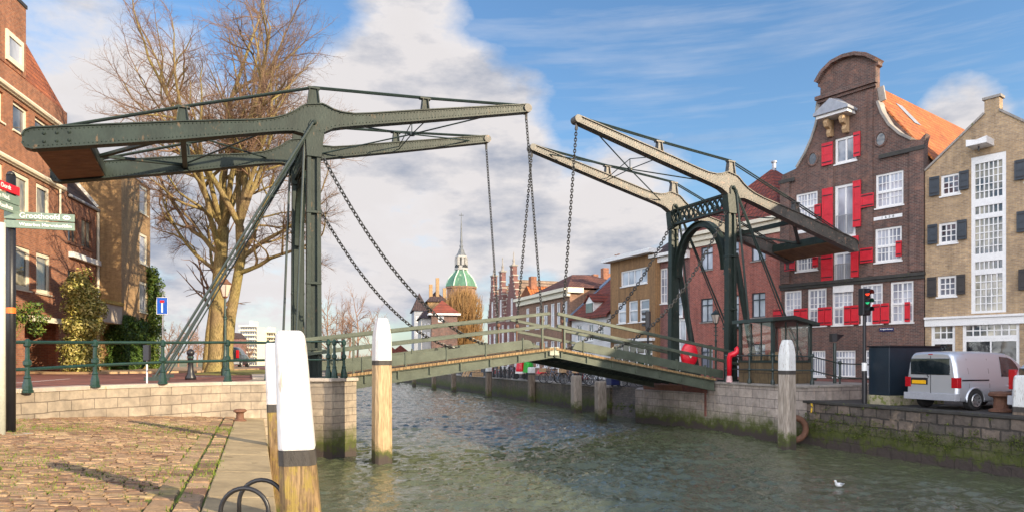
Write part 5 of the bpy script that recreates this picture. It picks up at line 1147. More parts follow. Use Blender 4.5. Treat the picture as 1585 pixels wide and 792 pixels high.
# ------------------------------------------------------------------ left bank street furniture
fp = thing('fingerpost', 'dark pole carrying red and grey green finger signs at the left edge', 'signpost', (-8.78, 12.0, .30))
b = MB(); b.tube([(0, 0, -.05), (0, 0, 4.5)], .072, 14); b.lathe([(.075, 4.5), (.05, 4.56), (.01, 4.58)], n=14); b.build('pole', 'black', fp, smooth=True)
b = MB(); b.tube([(0, 0, 2.10), (0, 0, 2.20)], .075, 14); b.build('orange_band', 'orange', fp)
def finger(z, ang, L, hgt, m, txt, size, off=0.0, ex=None, right=True):
    d = Vector((math.cos(ang), math.sin(ang), 0)); n = Vector((d.y, -d.x, 0)) if right else Vector((-d.y, d.x, 0))
    b = MB(); b.box(-.07, L, -.018, .018, z-hgt/2, z+hgt/2); b.xf(Matrix.Rotation(ang, 4, 'Z')); b.v = [(x+n.x*.09, y+n.y*.09, q_) for x, y, q_ in b.v]
    o = b.build('finger_sign', m, fp, bevel=.008)
    t0 = d*(.16 if right else L-.06)+n*.112+Vector((0, 0, z)); text_mb(txt, size, t0, ang if right else ang+math.pi, 'signwhite', o)
    if ex == 'oval':
        b = MB(); b.lathe([(.001, -.002), (.06, -.002), (.06, .002), (.001, .002)], n=16, sx=1.0, sy=.62); b.xf(Matrix.Translation(d*(L-.12)+n*.111+Vector((0, 0, z))) @ Matrix.Rotation(ang, 4, 'Z') @ Matrix.Rotation(R(90), 4, 'X')); e = b.build('emblem', 'signwhite', o)
        b = MB(); b.tube([Vector((-.032+.064*i/6, .012*math.sin(i*1.6), .004)) for i in range(7)], .006, 4); b.xf(Matrix.Translation(d*(L-.12)+n*.113+Vector((0, 0, z))) @ Matrix.Rotation(ang, 4, 'Z') @ Matrix.Rotation(R(90), 4, 'X')); b.build('emblem_mark', 'cast', e)
    elif ex: text_mb(ex, size*.95, d*(L-.17)+n*.112+Vector((0, 0, z)), ang, 'signwhite', o)
fa = math.atan2(.53, .85)
finger(H(361, 12), fa*.55, 1.0, .135, 'signgreen', 'Groothoofd', .125, ex='oval')
finger(H(374.5, 12), fa*.55, 1.0, .135, 'signgreen', 'Waterbus Merwekade', .078, ex='10m')
la = math.atan2(-1, .11)
for py, txt, m in ((322, 'Rondje Dordt', 'signred'), (338, 'Hof van Ned.', 'signgreen'), (352, 'Oude Raadhuis', 'signgreen')):
    finger(H(py, 12), la, .85, .15, m, txt, .105, right=False)
gp_ = thing('lamp_pole', 'pale grey green pole beside the finger signpost at the left edge', 'pole', (P(1.5, 11.6), 11.6, .3)); b = MB(); b.tube([(0, 0, -.05), (0, 0, 3.6)], .065, 12); b.build('pole', paint('pale_green_pole', (.50, .52, .45), .5, .1, 3), gp_, smooth=True); b = MB(); b.box(-.15, .35, -.3, .3, -.12, .02); b.build('foot_stone', 'conc2', gp_, bevel=.02)
ts = thing('road_sign', 'square blue no through road sign with white and red T', 'road sign', (P(252, 30), 30, .95))
b = MB(); b.tube([(0, 0, 0), (0, 0, H(455, 30)-.95)], .035, 8); b.build('pole', 'brass', ts); z1, z0 = H(459.5, 30)-.95, H(486, 30)-.95
b = MB(); b.box(-.245, .245, -.06, -.036, z0, z1); o = b.build('panel', 'bluesign', ts, bevel=.01); zc = (z0+z1)/2
b = MB(); b.box(-.245, .245, -.063, -.0605, z0, z0+.02); b.box(-.245, .245, -.063, -.0605, z1-.02, z1); b.box(-.245, -.225, -.063, -.0605, z0+.02, z1-.02); b.box(.225, .245, -.063, -.0605, z0+.02, z1-.02); b.build('border', 'signwhite', o)
b = MB(); b.box(-.035, .035, -.063, -.0605, z0+.08, zc+.13); b.build('white_stem', 'signwhite', o); b = MB(); b.box(-.095, .095, -.065, -.0605, zc+.131, zc+.235); b.build('red_bar', 'signred', o)
b = MB(); b.box(-.12, .12, -.063, -.0606, zc+.11, zc+.255)
def lantern(label, x, y, z0, h, group=None, arms=False):
    r = thing('street_lamp', label, 'street lamp', (x, y, z0), 0, group); b = MB(); hp = h-.78
    b.lathe([(.15, 0), (.15, .25), (.11, .32), (.12, .62), (.075, .75), (.06, 1.0), (.052, hp*.72), (.075, hp*.73), (.075, hp*.75), (.045, hp*.77), (.04, hp)], n=10)
    if arms:
        for q in range(3): b.tube([(-.12, 0, hp-.15-.22*q), (.12, 0, hp-.15-.22*q)], .018, 5)
    b.build('post', 'cast', r, smooth=False); b = MB(); b.lathe([(.04, hp), (.10, hp+.05), (.12, hp+.08)], n=6); b.lathe([(.26, hp+.54), (.28, hp+.57), (.13, hp+.70), (.12, hp+.74), (.05, hp+.78), (.02, hp+.86)], n=6); 
    for i in range(6): t = math.pi*i/3; b.tube([(.11*math.cos(t), .11*math.sin(t), hp+.08), (.25*math.cos(t), .25*math.sin(t), hp+.55)], .012, 4)
    o = b.build('lantern_frame', 'rust' if not arms else 'iron', r); b = MB(); b.lathe([(.105, hp+.085), (.245, hp+.535)], n=6); b.build('lamp_glass', 'lamp', o); return r
lantern('green lantern street lamp standing in front of the big bare tree', P(348.5, 27), 27, .95, H(431, 27)-.95)
lantern('smaller lantern street lamp farther off to the right of the big tree', P(359.5, 45), 45, .6, H(483, 45)-.6)
lantern('ornate black lantern street lamp between the right tower and red brick house', P(1108, 38), 38, 0, H(480, 38), arms=True)
bo = thing('bollard', 'short black cast iron bollard behind the left railing', 'bollard', (P(295, 22.3), 22.3, .93)); b = MB(); b.lathe([(.17, 0), (.17, .08), (.11, .2), (.085, .35), (.085, .80), (.12, .83), (.12, .9), (.08, .97), (.02, 1.0)], n=12); b.build('shaft', 'black', bo, smooth=True); b = MB(); b.lathe([(.10, .70), (.10, .76)], n=12); b.build('collar', 'cast', bo)
cbx = thing('control_box', 'small dark control box on a thin white post behind the railing', 'control box', (P(227.5, 18.9), 18.9, .93)); b = MB(); b.tube([(0, 0, 0), (0, 0, .62)], .022, 8); b.build('post', 'signwhite', cbx); b = MB(); b.box(-.085, .085, -.06, .06, .62, 1.06); b.build('box', 'black', cbx, bevel=.015)
def mushroom(name, label, x, y, z, k, m, cat='mooring bollard'):
    r = thing(name, label, cat, (x, y, z)); b = MB(); b.lathe([(.20*k, 0), (.20*k, .04*k), (.125*k, .07*k), (.115*k, .24*k), (.14*k, .28*k)], n=14); b.build('stem', m, r, smooth=False); b = MB(); b.lathe([(.15*k, .28*k), (.205*k, .31*k), (.205*k, .355*k), (.17*k, .385*k), (.02, .40*k)], n=14); b.build('head', m, r); return r
mushroom('mooring_bollard', 'low rusty iron mooring bollard on the cobbles by the pale wall', -6.95, 17.5, .02, .78, 'rust')
hp = thing('ladder_handrail', 'pair of black iron hoops at the quay edge beside the thick foreground pile', 'handrail', (P(405, 6.55), 6.55, .03))
for i, dy in enumerate((0, -.42)):
    b = MB(); rr = .215; b.tube([(-rr, dy, 0), (-rr, dy, .20)]+[(-rr*math.cos(math.pi*j/14), dy, .20+rr*math.sin(math.pi*j/14)) for j in range(1, 14)]+[(rr, dy, .20), (rr, dy, -.3)], .021, 8); b.build('hoop', 'black', hp, smooth=True)

# ------------------------------------------------------------------ keeper cabin and things on the right bank
cb_ = thing('keeper_cabin', 'small glazed bridge keeper cabin with dark flat roof beside the right tower', 'cabin', (10.45, 27.45, .6), UA)
# local x along the bridge side (to the right), y along the canal (away)
b = MB(); b.box(0, 2.0, 0, 2.05, .0, .86); b.build('base_wall', brick('olive_brown_panels', (.16, .115, .06), (.11, .08, .045), (.05, .04, .03), .5, .43, .012, stain=.3), cb_); MB().box(-.03, 2.03, -.03, 2.08, .863, .95).build('sill', 'iron', cb_)
for x, y in ((.05, .05), (1.95, .05), (.05, 2.0), (1.95, 2.0)): MB().cbox((x, y, 1.75), (.12, .12, 1.6)).build('corner_post', 'iron', cb_)
b = MB(); b.box(.11, 1.89, .04, .055, .953, 2.5); b.box(.04, .055, .11, 1.94, .953, 2.5); b.box(.11, 1.89, 1.99, 2.005, .953, 2.5); b.box(1.945, 1.96, .11, 1.94, .953, 2.5)
m, gg, p_, v = new_mat('cabin_glass'); p_.inputs['Base Color'].default_value = (.93, .95, .94, 1); p_.inputs['Transmission Weight'].default_value = 1.0; p_.inputs['Roughness'].default_value = .02; p_.inputs['IOR'].default_value = 1.45; M['clear'] = m
b.build('glazing', 'clear', cb_)
b = MB()
for q in (.33, .66): b.box(.02, .075, .11+1.83*q-.02, .11+1.83*q+.02, .953, 2.5); b.box(.11+1.78*q-.02, .11+1.78*q+.02, .02, .075, .953, 2.5)
b.build('glazing_bar', 'iron', cb_)
b = MB(); b.prism([(-.2, 2.52), (-.2, 2.66), (.9, 2.78), (2.22, 2.5), (2.22, 2.36), (.9, 2.62)], -.22, 2.27, 'y'); b.v = [(x, y, z-.02) for x, y, z in b.v]; b.build('roof', 'iron', cb_, bevel=.01)
b = MB(); b.box(.5, 1.5, 1.2, 1.8, .87, 1.2); b.box(.6, 1.2, .5, .9, .87, 1.3); b.build('desk', 'wood', cb_)
lb_ = thing('lifebuoy_case', 'bright red round lifebuoy case on a dark stand by the right leaf', 'lifebuoy case', (P(1067, 31.2), 31.2, .80)); b = MB(); b.box(-.04, .04, .06, .14, 0, 1.0); b.box(-.4, .4, .05, .09, .0, .55); b.build('stand', 'iron', lb_)
b = MB(); b.lathe([(.02, -.14), (.44, -.14), (.53, -.09), (.57, 0), (.57, .05)], n=24, sx=.70); b.xf(Matrix.Translation((0, -.0, 1.0)) @ Matrix.Rotation(R(90), 4, 'X') @ Matrix.Scale(-1, 4, (0, 0, 1))); M['plastic'] = paint('red_plastic', (.72, .012, .03), .3, .06, 3); o = b.build('case', 'plastic', lb_, smooth=True); 
b = MB(); b.lathe([(.001, 0), (.09, 0), (.09, .01), (.001, .012)], n=3, rot=R(-90)); b.xf(Matrix.Translation((.02, -.15, .92)) @ Matrix.Rotation(R(90), 4, 'X')); b.build('pale_triangle', 'cream', o)
hs = thing('standpipe', 'red bent pipe with pale pink foot beside the right tower post', 'standpipe', (P(1129, 29.6), 29.6, .6)); b = MB(); b.tube([(0, 0, .28), (0, 0, 1.05), (.03, -.05, 1.18), (.15, -.12, 1.22), (.27, -.14, 1.30), (.30, -.14, 1.42), (.22, -.12, 1.5)], [.10, .115, .125, .125, .12, .115, .10], 12); b.build('pipe', 'plastic', hs, smooth=True); b = MB(); b.lathe([(.14, 0), (.11, .279)], n=12); b.build('foot', paint('pale_pink', (.68, .42, .42), .6, .1, 4), hs)
def signal(label, x, y, h, face, lit, mw='black'):
    r = thing('traffic_light', label, 'traffic light', (x, y, 0), face); b = MB(); b.lathe([(.085, 0), (.085, h*.36), (.06, h*.37), (.055, h-.2)], n=12); b.build('pole', 'black', r)
    b = MB(); b.lathe([(.089, h*.29), (.089, h*.36)], n=12); b.build('pale_band', 'signwhite', r)
    b = MB(); b.box(-.17, .17, -.12, .12, h-.95, h); hd = b.build('signal_head', 'black', r, bevel=.03)
    for i, c in enumerate(lit):
        zz = h-.17-.30*i; b = MB(); b.lathe([(.001, 0), (.095, 0), (.095, .012), (.001, .02)], n=16); b.xf(Matrix.Translation((0, -.122, zz)) @ Matrix.Rotation(R(90), 4, 'X')); b.build('lens', c, hd)
        b = MB(); n = 12
        for j in range(n):
            t0, t1 = math.pi*(j/n)*1.15-.23, math.pi*((j+1)/n)*1.15-.23; b.add([(.12*math.cos(t0), -.12, zz+.12*math.sin(t0)), (.12*math.cos(t1), -.12, zz+.12*math.sin(t1)), (.115*math.cos(t1), -.32, zz+.115*math.sin(t1)), (.115*math.cos(t0), -.32, zz+.115*math.sin(t0))], [(0, 1, 2, 3)])
        b.build('hood', 'black', hd, fix=False)
    return r
def lens(name, c, e):
    m, gg, p_, v = new_mat(name); p_.inputs['Base Color'].default_value = c4(c); p_.inputs['Emission Color'].default_value = c4(c); p_.inputs['Emission Strength'].default_value = e; p_.inputs['Roughness'].default_value = .3; return m
M['lred'] = lens('red_signal_lens', (.9, .05, .02), .9); M['lgreen'] = lens('green_signal_lens', (.02, .45, .18), .45); M['ldark'] = paint('unlit_lens', (.02, .03, .03), .3)
signal('black traffic light showing red on the right quay beside the dark box', P(1338, 24.2), 24.2, H(446, 24.2), R(0)+.35, ('lred', 'lgreen', 'ldark'))
signal('black traffic light seen from behind in front of the brown clad house', P(1003, 36.5), 36.5, H(481, 36.5), R(-110), ('ldark', 'ldark', 'ldark'))
wp = thing('warning_post', 'slim dark post with a pointed horn head beside the cabin', 'warning post', (P(1292, 28.2), 28.2, .1)); b = MB(); b.tube([(0, 0, 0), (0, 0, H(530, 28.2)-.1)], .07, 8); b.build('post', 'iron', wp); z = H(522, 28.2)-.1; b = MB(); b.box(-.16, .04, -.14, .14, z-.17, z+.17); b.add([(.04, -.12, z-.15), (.04, .12, z-.15), (.04, .12, z+.15), (.04, -.12, z+.15), (.40, 0, z+.12)], [(0, 1, 2, 3), (0, 1, 4), (1, 2, 4), (2, 3, 4), (3, 0, 4)]); b.build('horn', 'black', wp)
kc = thing('kiosk', 'dark blue black metal kiosk on a mossy concrete plinth left of the van', 'kiosk', (12.95, 23.5, 0), UA); MB().box(-.03, 2.6, -.03, .9, 0, .34).build('plinth', paint('mossy_plinth', (.33, .29, .20), .9, .3, 2, .01, wear=(.16, .18, .05), wear_at=.5), kc, bevel=.015)
MB().box(0, 2.5, 0, .85, .343, 2.02).build('cabinet', paint('blue_black_cabinet', (.012, .022, .034), .35, .2, 2), kc, bevel=.02); MB().box(-.04, 2.54, -.04, .89, 2.023, 2.07).build('lid', 'black', kc)
b = MB(); b.box(-.004, -.0015, .1, .75, .45, 1.9); 
mushroom('mooring_bollard', 'big rust brown mooring bollard on the quay edge before the second car', P(1549, 20.6), 20.6, .02, 1.55, 'rust')
yr = thing('mooring_ring', 'yellow mooring ring hanging on the dark quay wall near the steps', 'mooring ring', (P(1257, 26.05)+.0, 25.9, -.22)); b = MB(); b.tube([(.09*math.cos(2*math.pi*i/12), 0, .09*math.sin(2*math.pi*i/12)+.12) for i in range(12)], .035, 6, closed=True); b.build('ring', 'yellow', yr); b = MB(); b.tube([(-.02, .1, .02), (-.08, 0, -.05), (-.10, 0, -.2)], .03, 6); b.build('bracket', 'yellow', yr)
tf = thing('tyre_fender', 'brown rubber tyre fender hanging against the right abutment wall', 'tyre fender', (P(1230, 26.0), 26.0, -1.05)); b = MB(); b.tube([(.42*math.cos(2*math.pi*i/24), 0, .42*math.sin(2*math.pi*i/24)) for i in range(24)], .12, 8, closed=True); b.build('tyre', 'rust', tf, smooth=True); b = MB(); b.tube([(0, .05, .5), (0, .3, 1.0)], .02, 5); b.build('rope', 'rust', tf)
gu = gull_root = thing('gull', 'small white gull floating on the dark green water', 'gull', (P(1299, 17.6), 17.6, WATER+.02), R(200)); b = MB()
b.tube([(-.24, 0, .10), (-.17, 0, .085), (-.06, 0, .07), (.06, 0, .075), (.13, 0, .11), (.155, 0, .17), (.175, 0, .215), (.21, 0, .215), (.225, 0, .205)], [.01, .035, .075, .078, .055, .036, .040, .028, .006], 10); b.build('body', paint('white_feathers', (.80, .80, .80), .8, .05, 6), gu, smooth=True)
b = MB(); 
for s_ in (-1, 1): b.sphere((-.06, s_*.055, .095), .055, 8, 5, (2.2, .6, .8))
b.build('wings', paint('grey_feathers', (.36, .38, .40), .8, .1, 6), gu, smooth=True); b = MB(); b.tube([(.22, 0, .205), (.275, 0, .195)], [.012, .003], 5); b.build('beak', 'orange', gu)

gu.scale = (.72, .72, .72)
# ------------------------------------------------------------------ vehicles
def vehicle(name, label, cat, loc, rz, st, body, rear, wheels, wr, win, extras, tl):
    """lofted body: stations (x, sill, belt, top, half width, top half width) from the rear to the nose"""
    r = thing(name, label, cat, loc, rz)
    def sec(s):
        x, zs, zb_, zt_, w_, wt = s
        return [(x, w_*.94, zs), (x, w_*.995, zs+(zb_-zs)*.18), (x, w_, zs+(zb_-zs)*.55), (x, w_*.985, zb_), (x, wt+(w_*.985-wt)*.42, zb_+(zt_-zb_)*.62), (x, wt, zt_-(zt_-zb_)*.12-.01), (x, wt*.86, zt_-.012), (x, wt*.5, zt_+.012), (x, 0, zt_+.02)]
    S = [sec(s) for s in st]
    def surf(x, k, side=1, off=0.0):
        i = 0
        while i < len(st)-2 and st[i+1][0] < x: i += 1
        f = (x-st[i][0])/(st[i+1][0]-st[i][0]); j = min(7, int(k)); g_ = k-j
        def L(a, b, t): return tuple(a[q]+(b[q]-a[q])*t for q in range(3))
        p = L(L(S[i][j], S[i][j+1], g_), L(S[i+1][j], S[i+1][j+1], g_), f); u = Vector(L(S[i][j+1], S[i+1][j+1], f))-Vector(L(S[i][j], S[i+1][j], f)); n = Vector((0, u.z, -u.y)).normalized() if u.length > 1e-6 else Vector((0, 1, 0))
        if n.y < 0 and j < 6: n = -n
        p = Vector(p)+n*off; return (p.x, p.y*side, p.z)
    b = MB(); vs = []; n = len(S); m_ = 17
    for s in S: vs += [(x, y, z) for x, y, z in s]+[(x, -y, z) for x, y, z in s[-2::-1]]
    fs = [(i*m_+j, i*m_+j+1, (i+1)*m_+j+1, (i+1)*m_+j) for i in range(n-1) for j in range(m_-1)]+[tuple(range(m_)), tuple(range((n-1)*m_, n*m_))]+[(i*m_+m_-1, i*m_, (i+1)*m_, (i+1)*m_+m_-1) for i in range(n-1)]
    b.add(vs, fs); bo_ = b.build('body', body, r, smooth=False, bevel=.03)
    for pl in bo_.data.polygons: pl.use_smooth = len(pl.vertices) == 4
    def patch(nm, m, pol, side, off=.008, par=None, nx=6):
        mb = MB()                                            # pol: list of (x, k) lower edge then upper edge
        lo, hi = pol; vv = []
        for i in range(nx+1):
            t = i/nx; xa = lo[0][0]+(lo[1][0]-lo[0][0])*t; ka = lo[0][1]+(lo[1][1]-lo[0][1])*t; xb = hi[0][0]+(hi[1][0]-hi[0][0])*t; kb = hi[0][1]+(hi[1][1]-hi[0][1])*t
            for j in range(6): u = j/5; vv.append(surf(xa+(xb-xa)*u, ka+(kb-ka)*u, side, off))
        mb.add(vv, [(i*6+j, i*6+j+1, (i+1)*6+j+1, (i+1)*6+j) for i in range(nx) for j in range(5)]); return mb.build(nm, m, par or r, fix=False)
    for nm, m, pol, off in win:
        for side in (1, -1): patch(nm, m, pol, side, off)
    for (x, side) in [(x, s_) for x in wheels for s_ in (-1, 1)]:
        w_ = max(s[4] for s in st)-.10; b = MB(); b.lathe([(wr*.62, -.11), (wr*.9, -.115), (wr, -.085), (wr, .085), (wr*.9, .115), (wr*.62, .11)], n=24); b.xf(Matrix.Translation((x, side*(w_), wr)) @ Matrix.Rotation(R(90), 4, 'X')); ty = b.build('wheel', 'rubber', r, smooth=False)
        b = MB(); b.lathe([(.001, -.03), (wr*.16, -.035), (wr*.18, .0)], n=12)
        for j in range(7): t = 2*math.pi*j/7; b.bar((wr*.12*math.cos(t), wr*.12*math.sin(t), -.015), (wr*.58*math.cos(t), wr*.58*math.sin(t), -.03), .055, .03, .075, .03)
        b.tube([(wr*.60*math.cos(2*math.pi*j/20), wr*.60*math.sin(2*math.pi*j/20), -.03) for j in range(20)], .022, 5, closed=True); b.xf(Matrix.Translation((x, side*(w_+.10), wr)) @ Matrix.Rotation(R(90)*side, 4, 'X')); b.build('rim', 'brass', ty)
        b = MB(); b.lathe([(.001, 0), (wr*.6, 0), (wr*.6, .01)], n=20); b.xf(Matrix.Translation((x, side*(w_+.05), wr)) @ Matrix.Rotation(R(90)*side, 4, 'X')); b.build('brake_disc', 'black', ty)
        b = MB(); n_ = 20; wo = max(s[4] for s in st)   # arch: dark opening and lip
        arc = [(x+(wr+.075)*math.cos(math.pi*j/n_*1.08-.12), wr+(wr+.075)*math.sin(math.pi*j/n_*1.08-.12)) for j in range(n_+1)]
        b.tube([(a_, side*(wo+.004), c_) for a_, c_ in arc], .03, 6); b.build('wheel_arch', body, r, smooth=True)
        b = MB(); b.add([(a_, side*(wo+.012), c_) for a_, c_ in arc]+[(x, side*(wo+.012), .22)], [tuple(range(n_+1))+(n_+1,)]); 
        b = MB(); b.prism([(a_, max(c_, .2)) for a_, c_ in arc], side*(wo-.26), side*(wo+.006), 'y'); b.build('wheel_well', 'rubber', r)
    for nm, m, bx in rear: MB().box(*bx).build(nm, m, r, bevel=.012)
    extras(r, surf, patch); return r
m, gg, p_, v = new_mat('silver_car_paint'); p_.inputs['Base Color'].default_value = (.60, .63, .68, 1); p_.inputs['Metallic'].default_value = .6; p_.inputs['Roughness'].default_value = .3; p_.inputs['Coat Weight'].default_value = .6; M['silver'] = m
M['carglass'] = glassm('car_glass', (.010, .016, .020), (.04, .05, .055), 2.4, 2)
M['tail'] = paint('red_tail_light', (.40, .008, .015), .2, .05); M['plate'] = paint('yellow_number_plate', (.80, .42, .01), .4, .03); M['bumper'] = paint('grey_bumper', (.33, .34, .37), .45, .06, 2)
van_st = [(0, .34, 1.0, 1.74, .80, .66), (.04, .30, 1.0, 1.79, .86, .71), (.14, .28, 1.0, 1.82, .89, .73), (.75, .26, 1.0, 1.835, .897, .74), (1.7, .26, 1.0, 1.83, .897, .74), (2.45, .26, .99, 1.79, .895, .72), (2.85, .26, .98, 1.68, .89, .68), (3.25, .26, .96, 1.42, .885, .66), (3.62, .26, .93, 1.13, .875, .68), (4.05, .28, .88, .99, .84, .68), (4.30, .30, .78, .84, .76, .60), (4.40, .34, .66, .70, .62, .5)]
def van_extra(r, surf, patch):
    for q in ((1.42, 1.435), (2.42, 2.435), (.52, .53)):
        for side in (1, -1): patch('door_seam', 'black', [((q[0], 0.3), (q[1], .3)), ((q[0], 5.4 if q[0] < 2 else 5.0), (q[1], 5.4 if q[0] < 2 else 5.0))], side, .003, nx=1)
    b = MB(); b.box(-.012, -.001, -.006, .006, .52, 1.70); b.build('door_gap', 'black', r)
    for side in (1, -1):
        patch('slide_rail', 'black', [((.20, 2.75), (1.40, 2.75)), ((.20, 2.88), (1.40, 2.88))], side, .012)
        patch('rub_strip', 'black', [((1.5, 1.55), (3.2, 1.55)), ((1.5, 1.68), (3.2, 1.68))], side, .014)
        for x in (2.28, 2.60): p_ = surf(x, 2.25, side, .03); b = MB(); b.cbox(p_, (.17, .03, .03)); b.build('door_handle', 'silver', r, bevel=.008)
        p_ = surf(3.06, 3.3, side, .10); b = MB(); b.cbox((p_[0], p_[1], p_[2]+.03), (.13, .2, .2)); b.build('mirror', 'black', r, bevel=.03)
    b = MB(); b.tube([(-.03, .05, 1.02), (-.035, .12, 1.12), (-.03, .45, 1.18)], .012, 5); b.build('wiper', 'black', r)
vrear = [('bumper', 'bumper', (-.10, .12, -.89, .89, .30, .52)), ('rear_window', 'carglass', (-.018, .02, -.66, .70, 1.10, 1.62)), ('number_plate', 'plate', (-.024, .0, .16, .66, .80, .92)), ('plate_recess', 'black', (-.012, .0, .10, .72, .78, 1.0)), ('tail_light', 'tail', (-.02, .16, -.905, -.70, .70, 1.02)), ('tail_light', 'tail', (-.02, .16, .70, .905, .70, 1.02)), ('brake_light', 'tail', (-.03, .02, -.07, .07, 1.735, 1.765))]
side_win = [('side_window', 'carglass', [((1.98, 3.08), (3.02, 3.08)), ((2.05, 4.85), (2.66, 4.75))], .010)]
vehicle('van', 'silver delivery van with yellow number plate parked beside the dark kiosk', 'van', (13.67-.35*.9, 21.0+.937*.9, .004), UA, van_st, 'silver', vrear, (.78, 3.42), .315, side_win, van_extra, None)
car_st = [(0, .34, .92, 1.20, .74, .60), (.05, .30, .93, 1.36, .82, .64), (.22, .26, .93, 1.48, .86, .65), (.8, .24, .93, 1.53, .88, .66), (1.6, .24, .92, 1.52, .88, .66), (2.2, .24, .91, 1.43, .88, .64), (2.7, .24, .90, 1.18, .875, .63), (3.0, .25, .88, 1.0, .87, .66), (3.6, .26, .82, .90, .84, .66), (3.95, .30, .68, .74, .74, .56), (4.05, .36, .58, .62, .6, .45)]
car_win = [('side_window', 'carglass', [((.45, 3.1), (2.5, 3.1)), ((.62, 4.8), (1.95, 4.8))], .010)]
crear = [('bumper', 'bumper', (-.09, .14, -.85, .85, .30, .56)), ('rear_window', 'carglass', (-.014, .05, -.58, .58, 1.0, 1.34)), ('number_plate', 'plate', (-.020, .0, -.25, .25, .70, .81)), ('tail_light', 'tail', (-.035, .14, -.85, -.66, .74, 1.30)), ('tail_light', 'tail', (-.035, .14, .66, .85, .74, 1.30))]
def no_extra(r, surf, patch): pass
vehicle('car', 'silver hatchback with tall red tail lights at the right edge', 'car', (14.22+.35*.86, 19.6-.937*.86, .004), UA, car_st, 'silver', crear, (.72, 3.2), .30, car_win, no_extra, None)
M['darkcar'] = paint('dark_car_paint', (.012, .016, .018), .3, .1, 1, coat=.5)
vehicle('car', 'dark parked car with red tail lights behind the left railing', 'car', (P(350, 48), 48, .935), R(100), car_st, 'darkcar', crear, (.72, 3.2), .30, car_win, no_extra, None)

# ------------------------------------------------------------------ the busy far quay
def bicycle(kind, label, body):
    r = thing('bicycle', label, 'bicycle', (0, 0, 0), 0, 'bicycles parked on the far quay')
    for x in (-.52, .52):
        b = MB(); b.tube([(x+.33*math.cos(2*math.pi*i/22), 0, .34+.33*math.sin(2*math.pi*i/22)) for i in range(22)], .022, 6, closed=True); o = b.build('wheel', 'rubber', r); b = MB()
        for i in range(9): t = math.pi*i/9; b.tube([(x-.31*math.cos(t), 0, .34-.31*math.sin(t)), (x+.31*math.cos(t), 0, .34+.31*math.sin(t))], .005, 3)
        b.tube([(x+.305*math.cos(2*math.pi*i/22), 0, .34+.305*math.sin(2*math.pi*i/22)) for i in range(22)], .010, 4, closed=True); b.build('spokes', 'brass', o)
    b = MB(); b.tube([(-.52, 0, .34), (-.12, 0, .30), (.36, 0, .82)], .02, 6); b.tube([(-.12, 0, .30), (-.24, 0, .88)], .02, 6); b.tube([(-.20, 0, .70), (.36, 0, .80)], .018, 6); b.tube([(-.52, 0, .34), (-.21, 0, .74)], .013, 5); b.tube([(.52, 0, .34), (.40, 0, .72), (.33, 0, 1.02)], .02, 6); b.tube([(-.85, 0, .72), (-.25, 0, .74)], .015, 5); b.build('frame', body, r)
    b = MB(); b.tube([(.18, -.28, 1.04), (.30, -.2, 1.08), (.33, 0, 1.05), (.30, .2, 1.08), (.18, .28, 1.04)], .014, 6); b.build('handlebar', 'brass', r); b = MB(); b.sphere((-.26, 0, .93), .1, 8, 5, (1.35, .8, .45)); b.build('saddle', 'black', r)
    if kind: b = MB(); b.box(.42, .78, -.2, .2, .72, .98); b.build('basket', kind, r)
    return r
rng = random.Random(11)
bk = [('wood', 'black', 'black bicycle with a tan front crate on the far quay'), (None, 'zinc', 'blue grey bicycle leaning among others on the far quay'), ('signwhite', 'black', 'black bicycle with a white front basket on the far quay'), (None, 'signred', 'dull red bicycle among others on the far quay')]
protos = []
spots = [(853, 45.5), (861, 45), (872, 44.6), (877, 45.6), (884, 43.8), (899, 43.2), (906, 42.4), (914, 43), (922, 41.2), (968, 39.6), (977, 39.4), (764, 62), (771, 61), (780, 60), (788, 59), (796, 58), (728, 66), (716, 70), (690, 76)]
wh = ['leftmost of the cluster below the bridge middle', 'second of the cluster below the bridge middle', 'third of the cluster below the bridge middle', 'fourth of the cluster below the bridge middle', 'just left of the broad grey pile', 'just right of the broad grey pile', 'between the two broad grey piles', 'half way between the two broad grey piles', 'left of the pile beside the abutment', 'left of the last one before the abutment', 'last one before the right abutment', 'just right of the white headed pile by the planks', 'under the red parasol', 'near the thin black posts', 'between the black posts and red parcels', 'left of the red parcels', 'behind the leaning planks', 'left of the leaning planks', 'farthest along the far quay']
cnt = {}
for i, (px, Y_) in enumerate(spots):
    k = (0, 1, 2, 1, 0, 3, 0, 1, 2, 0, 2, 3, 1, 0, 2, 1, 0, 3, 1)[i]
    if k not in cnt: o = bicycle(*(bk[k][0], bk[k][2], bk[k][1])); cnt[k] = o
    else: o = copy_tree(cnt[k])
    o['label'] = ['black bicycle with a tan crate', 'blue grey bicycle', 'black bicycle with a white basket', 'dull red bicycle'][k]+', '+wh[i]
    o.location = (P(px, Y_), Y_, .02); o.rotation_euler = (0, 0, CA+R(90)+rng.uniform(-1.1, 1.1))
pr = None
for i, (px, Y_) in enumerate(((764, 59.5), (769, 59), (775, 58.4), (781, 57.6), (788, 56.6), (796, 55.4), (816, 53))):
    if pr is None: pr = thing('bollard', 'thin black post in a row on the far quay below the left leaf', 'bollard', (0, 0, 0), 0, 'black posts on the far quay'); b = MB(); b.lathe([(.11, 0), (.11, .15), (.08, .2), (.08, .8), (.10, .82), (.10, .9), (.03, .97)], n=10); b.build('shaft', 'black', pr); o = pr
    else: o = copy_tree(pr)
    o.location = (P(px, Y_), Y_, .02)
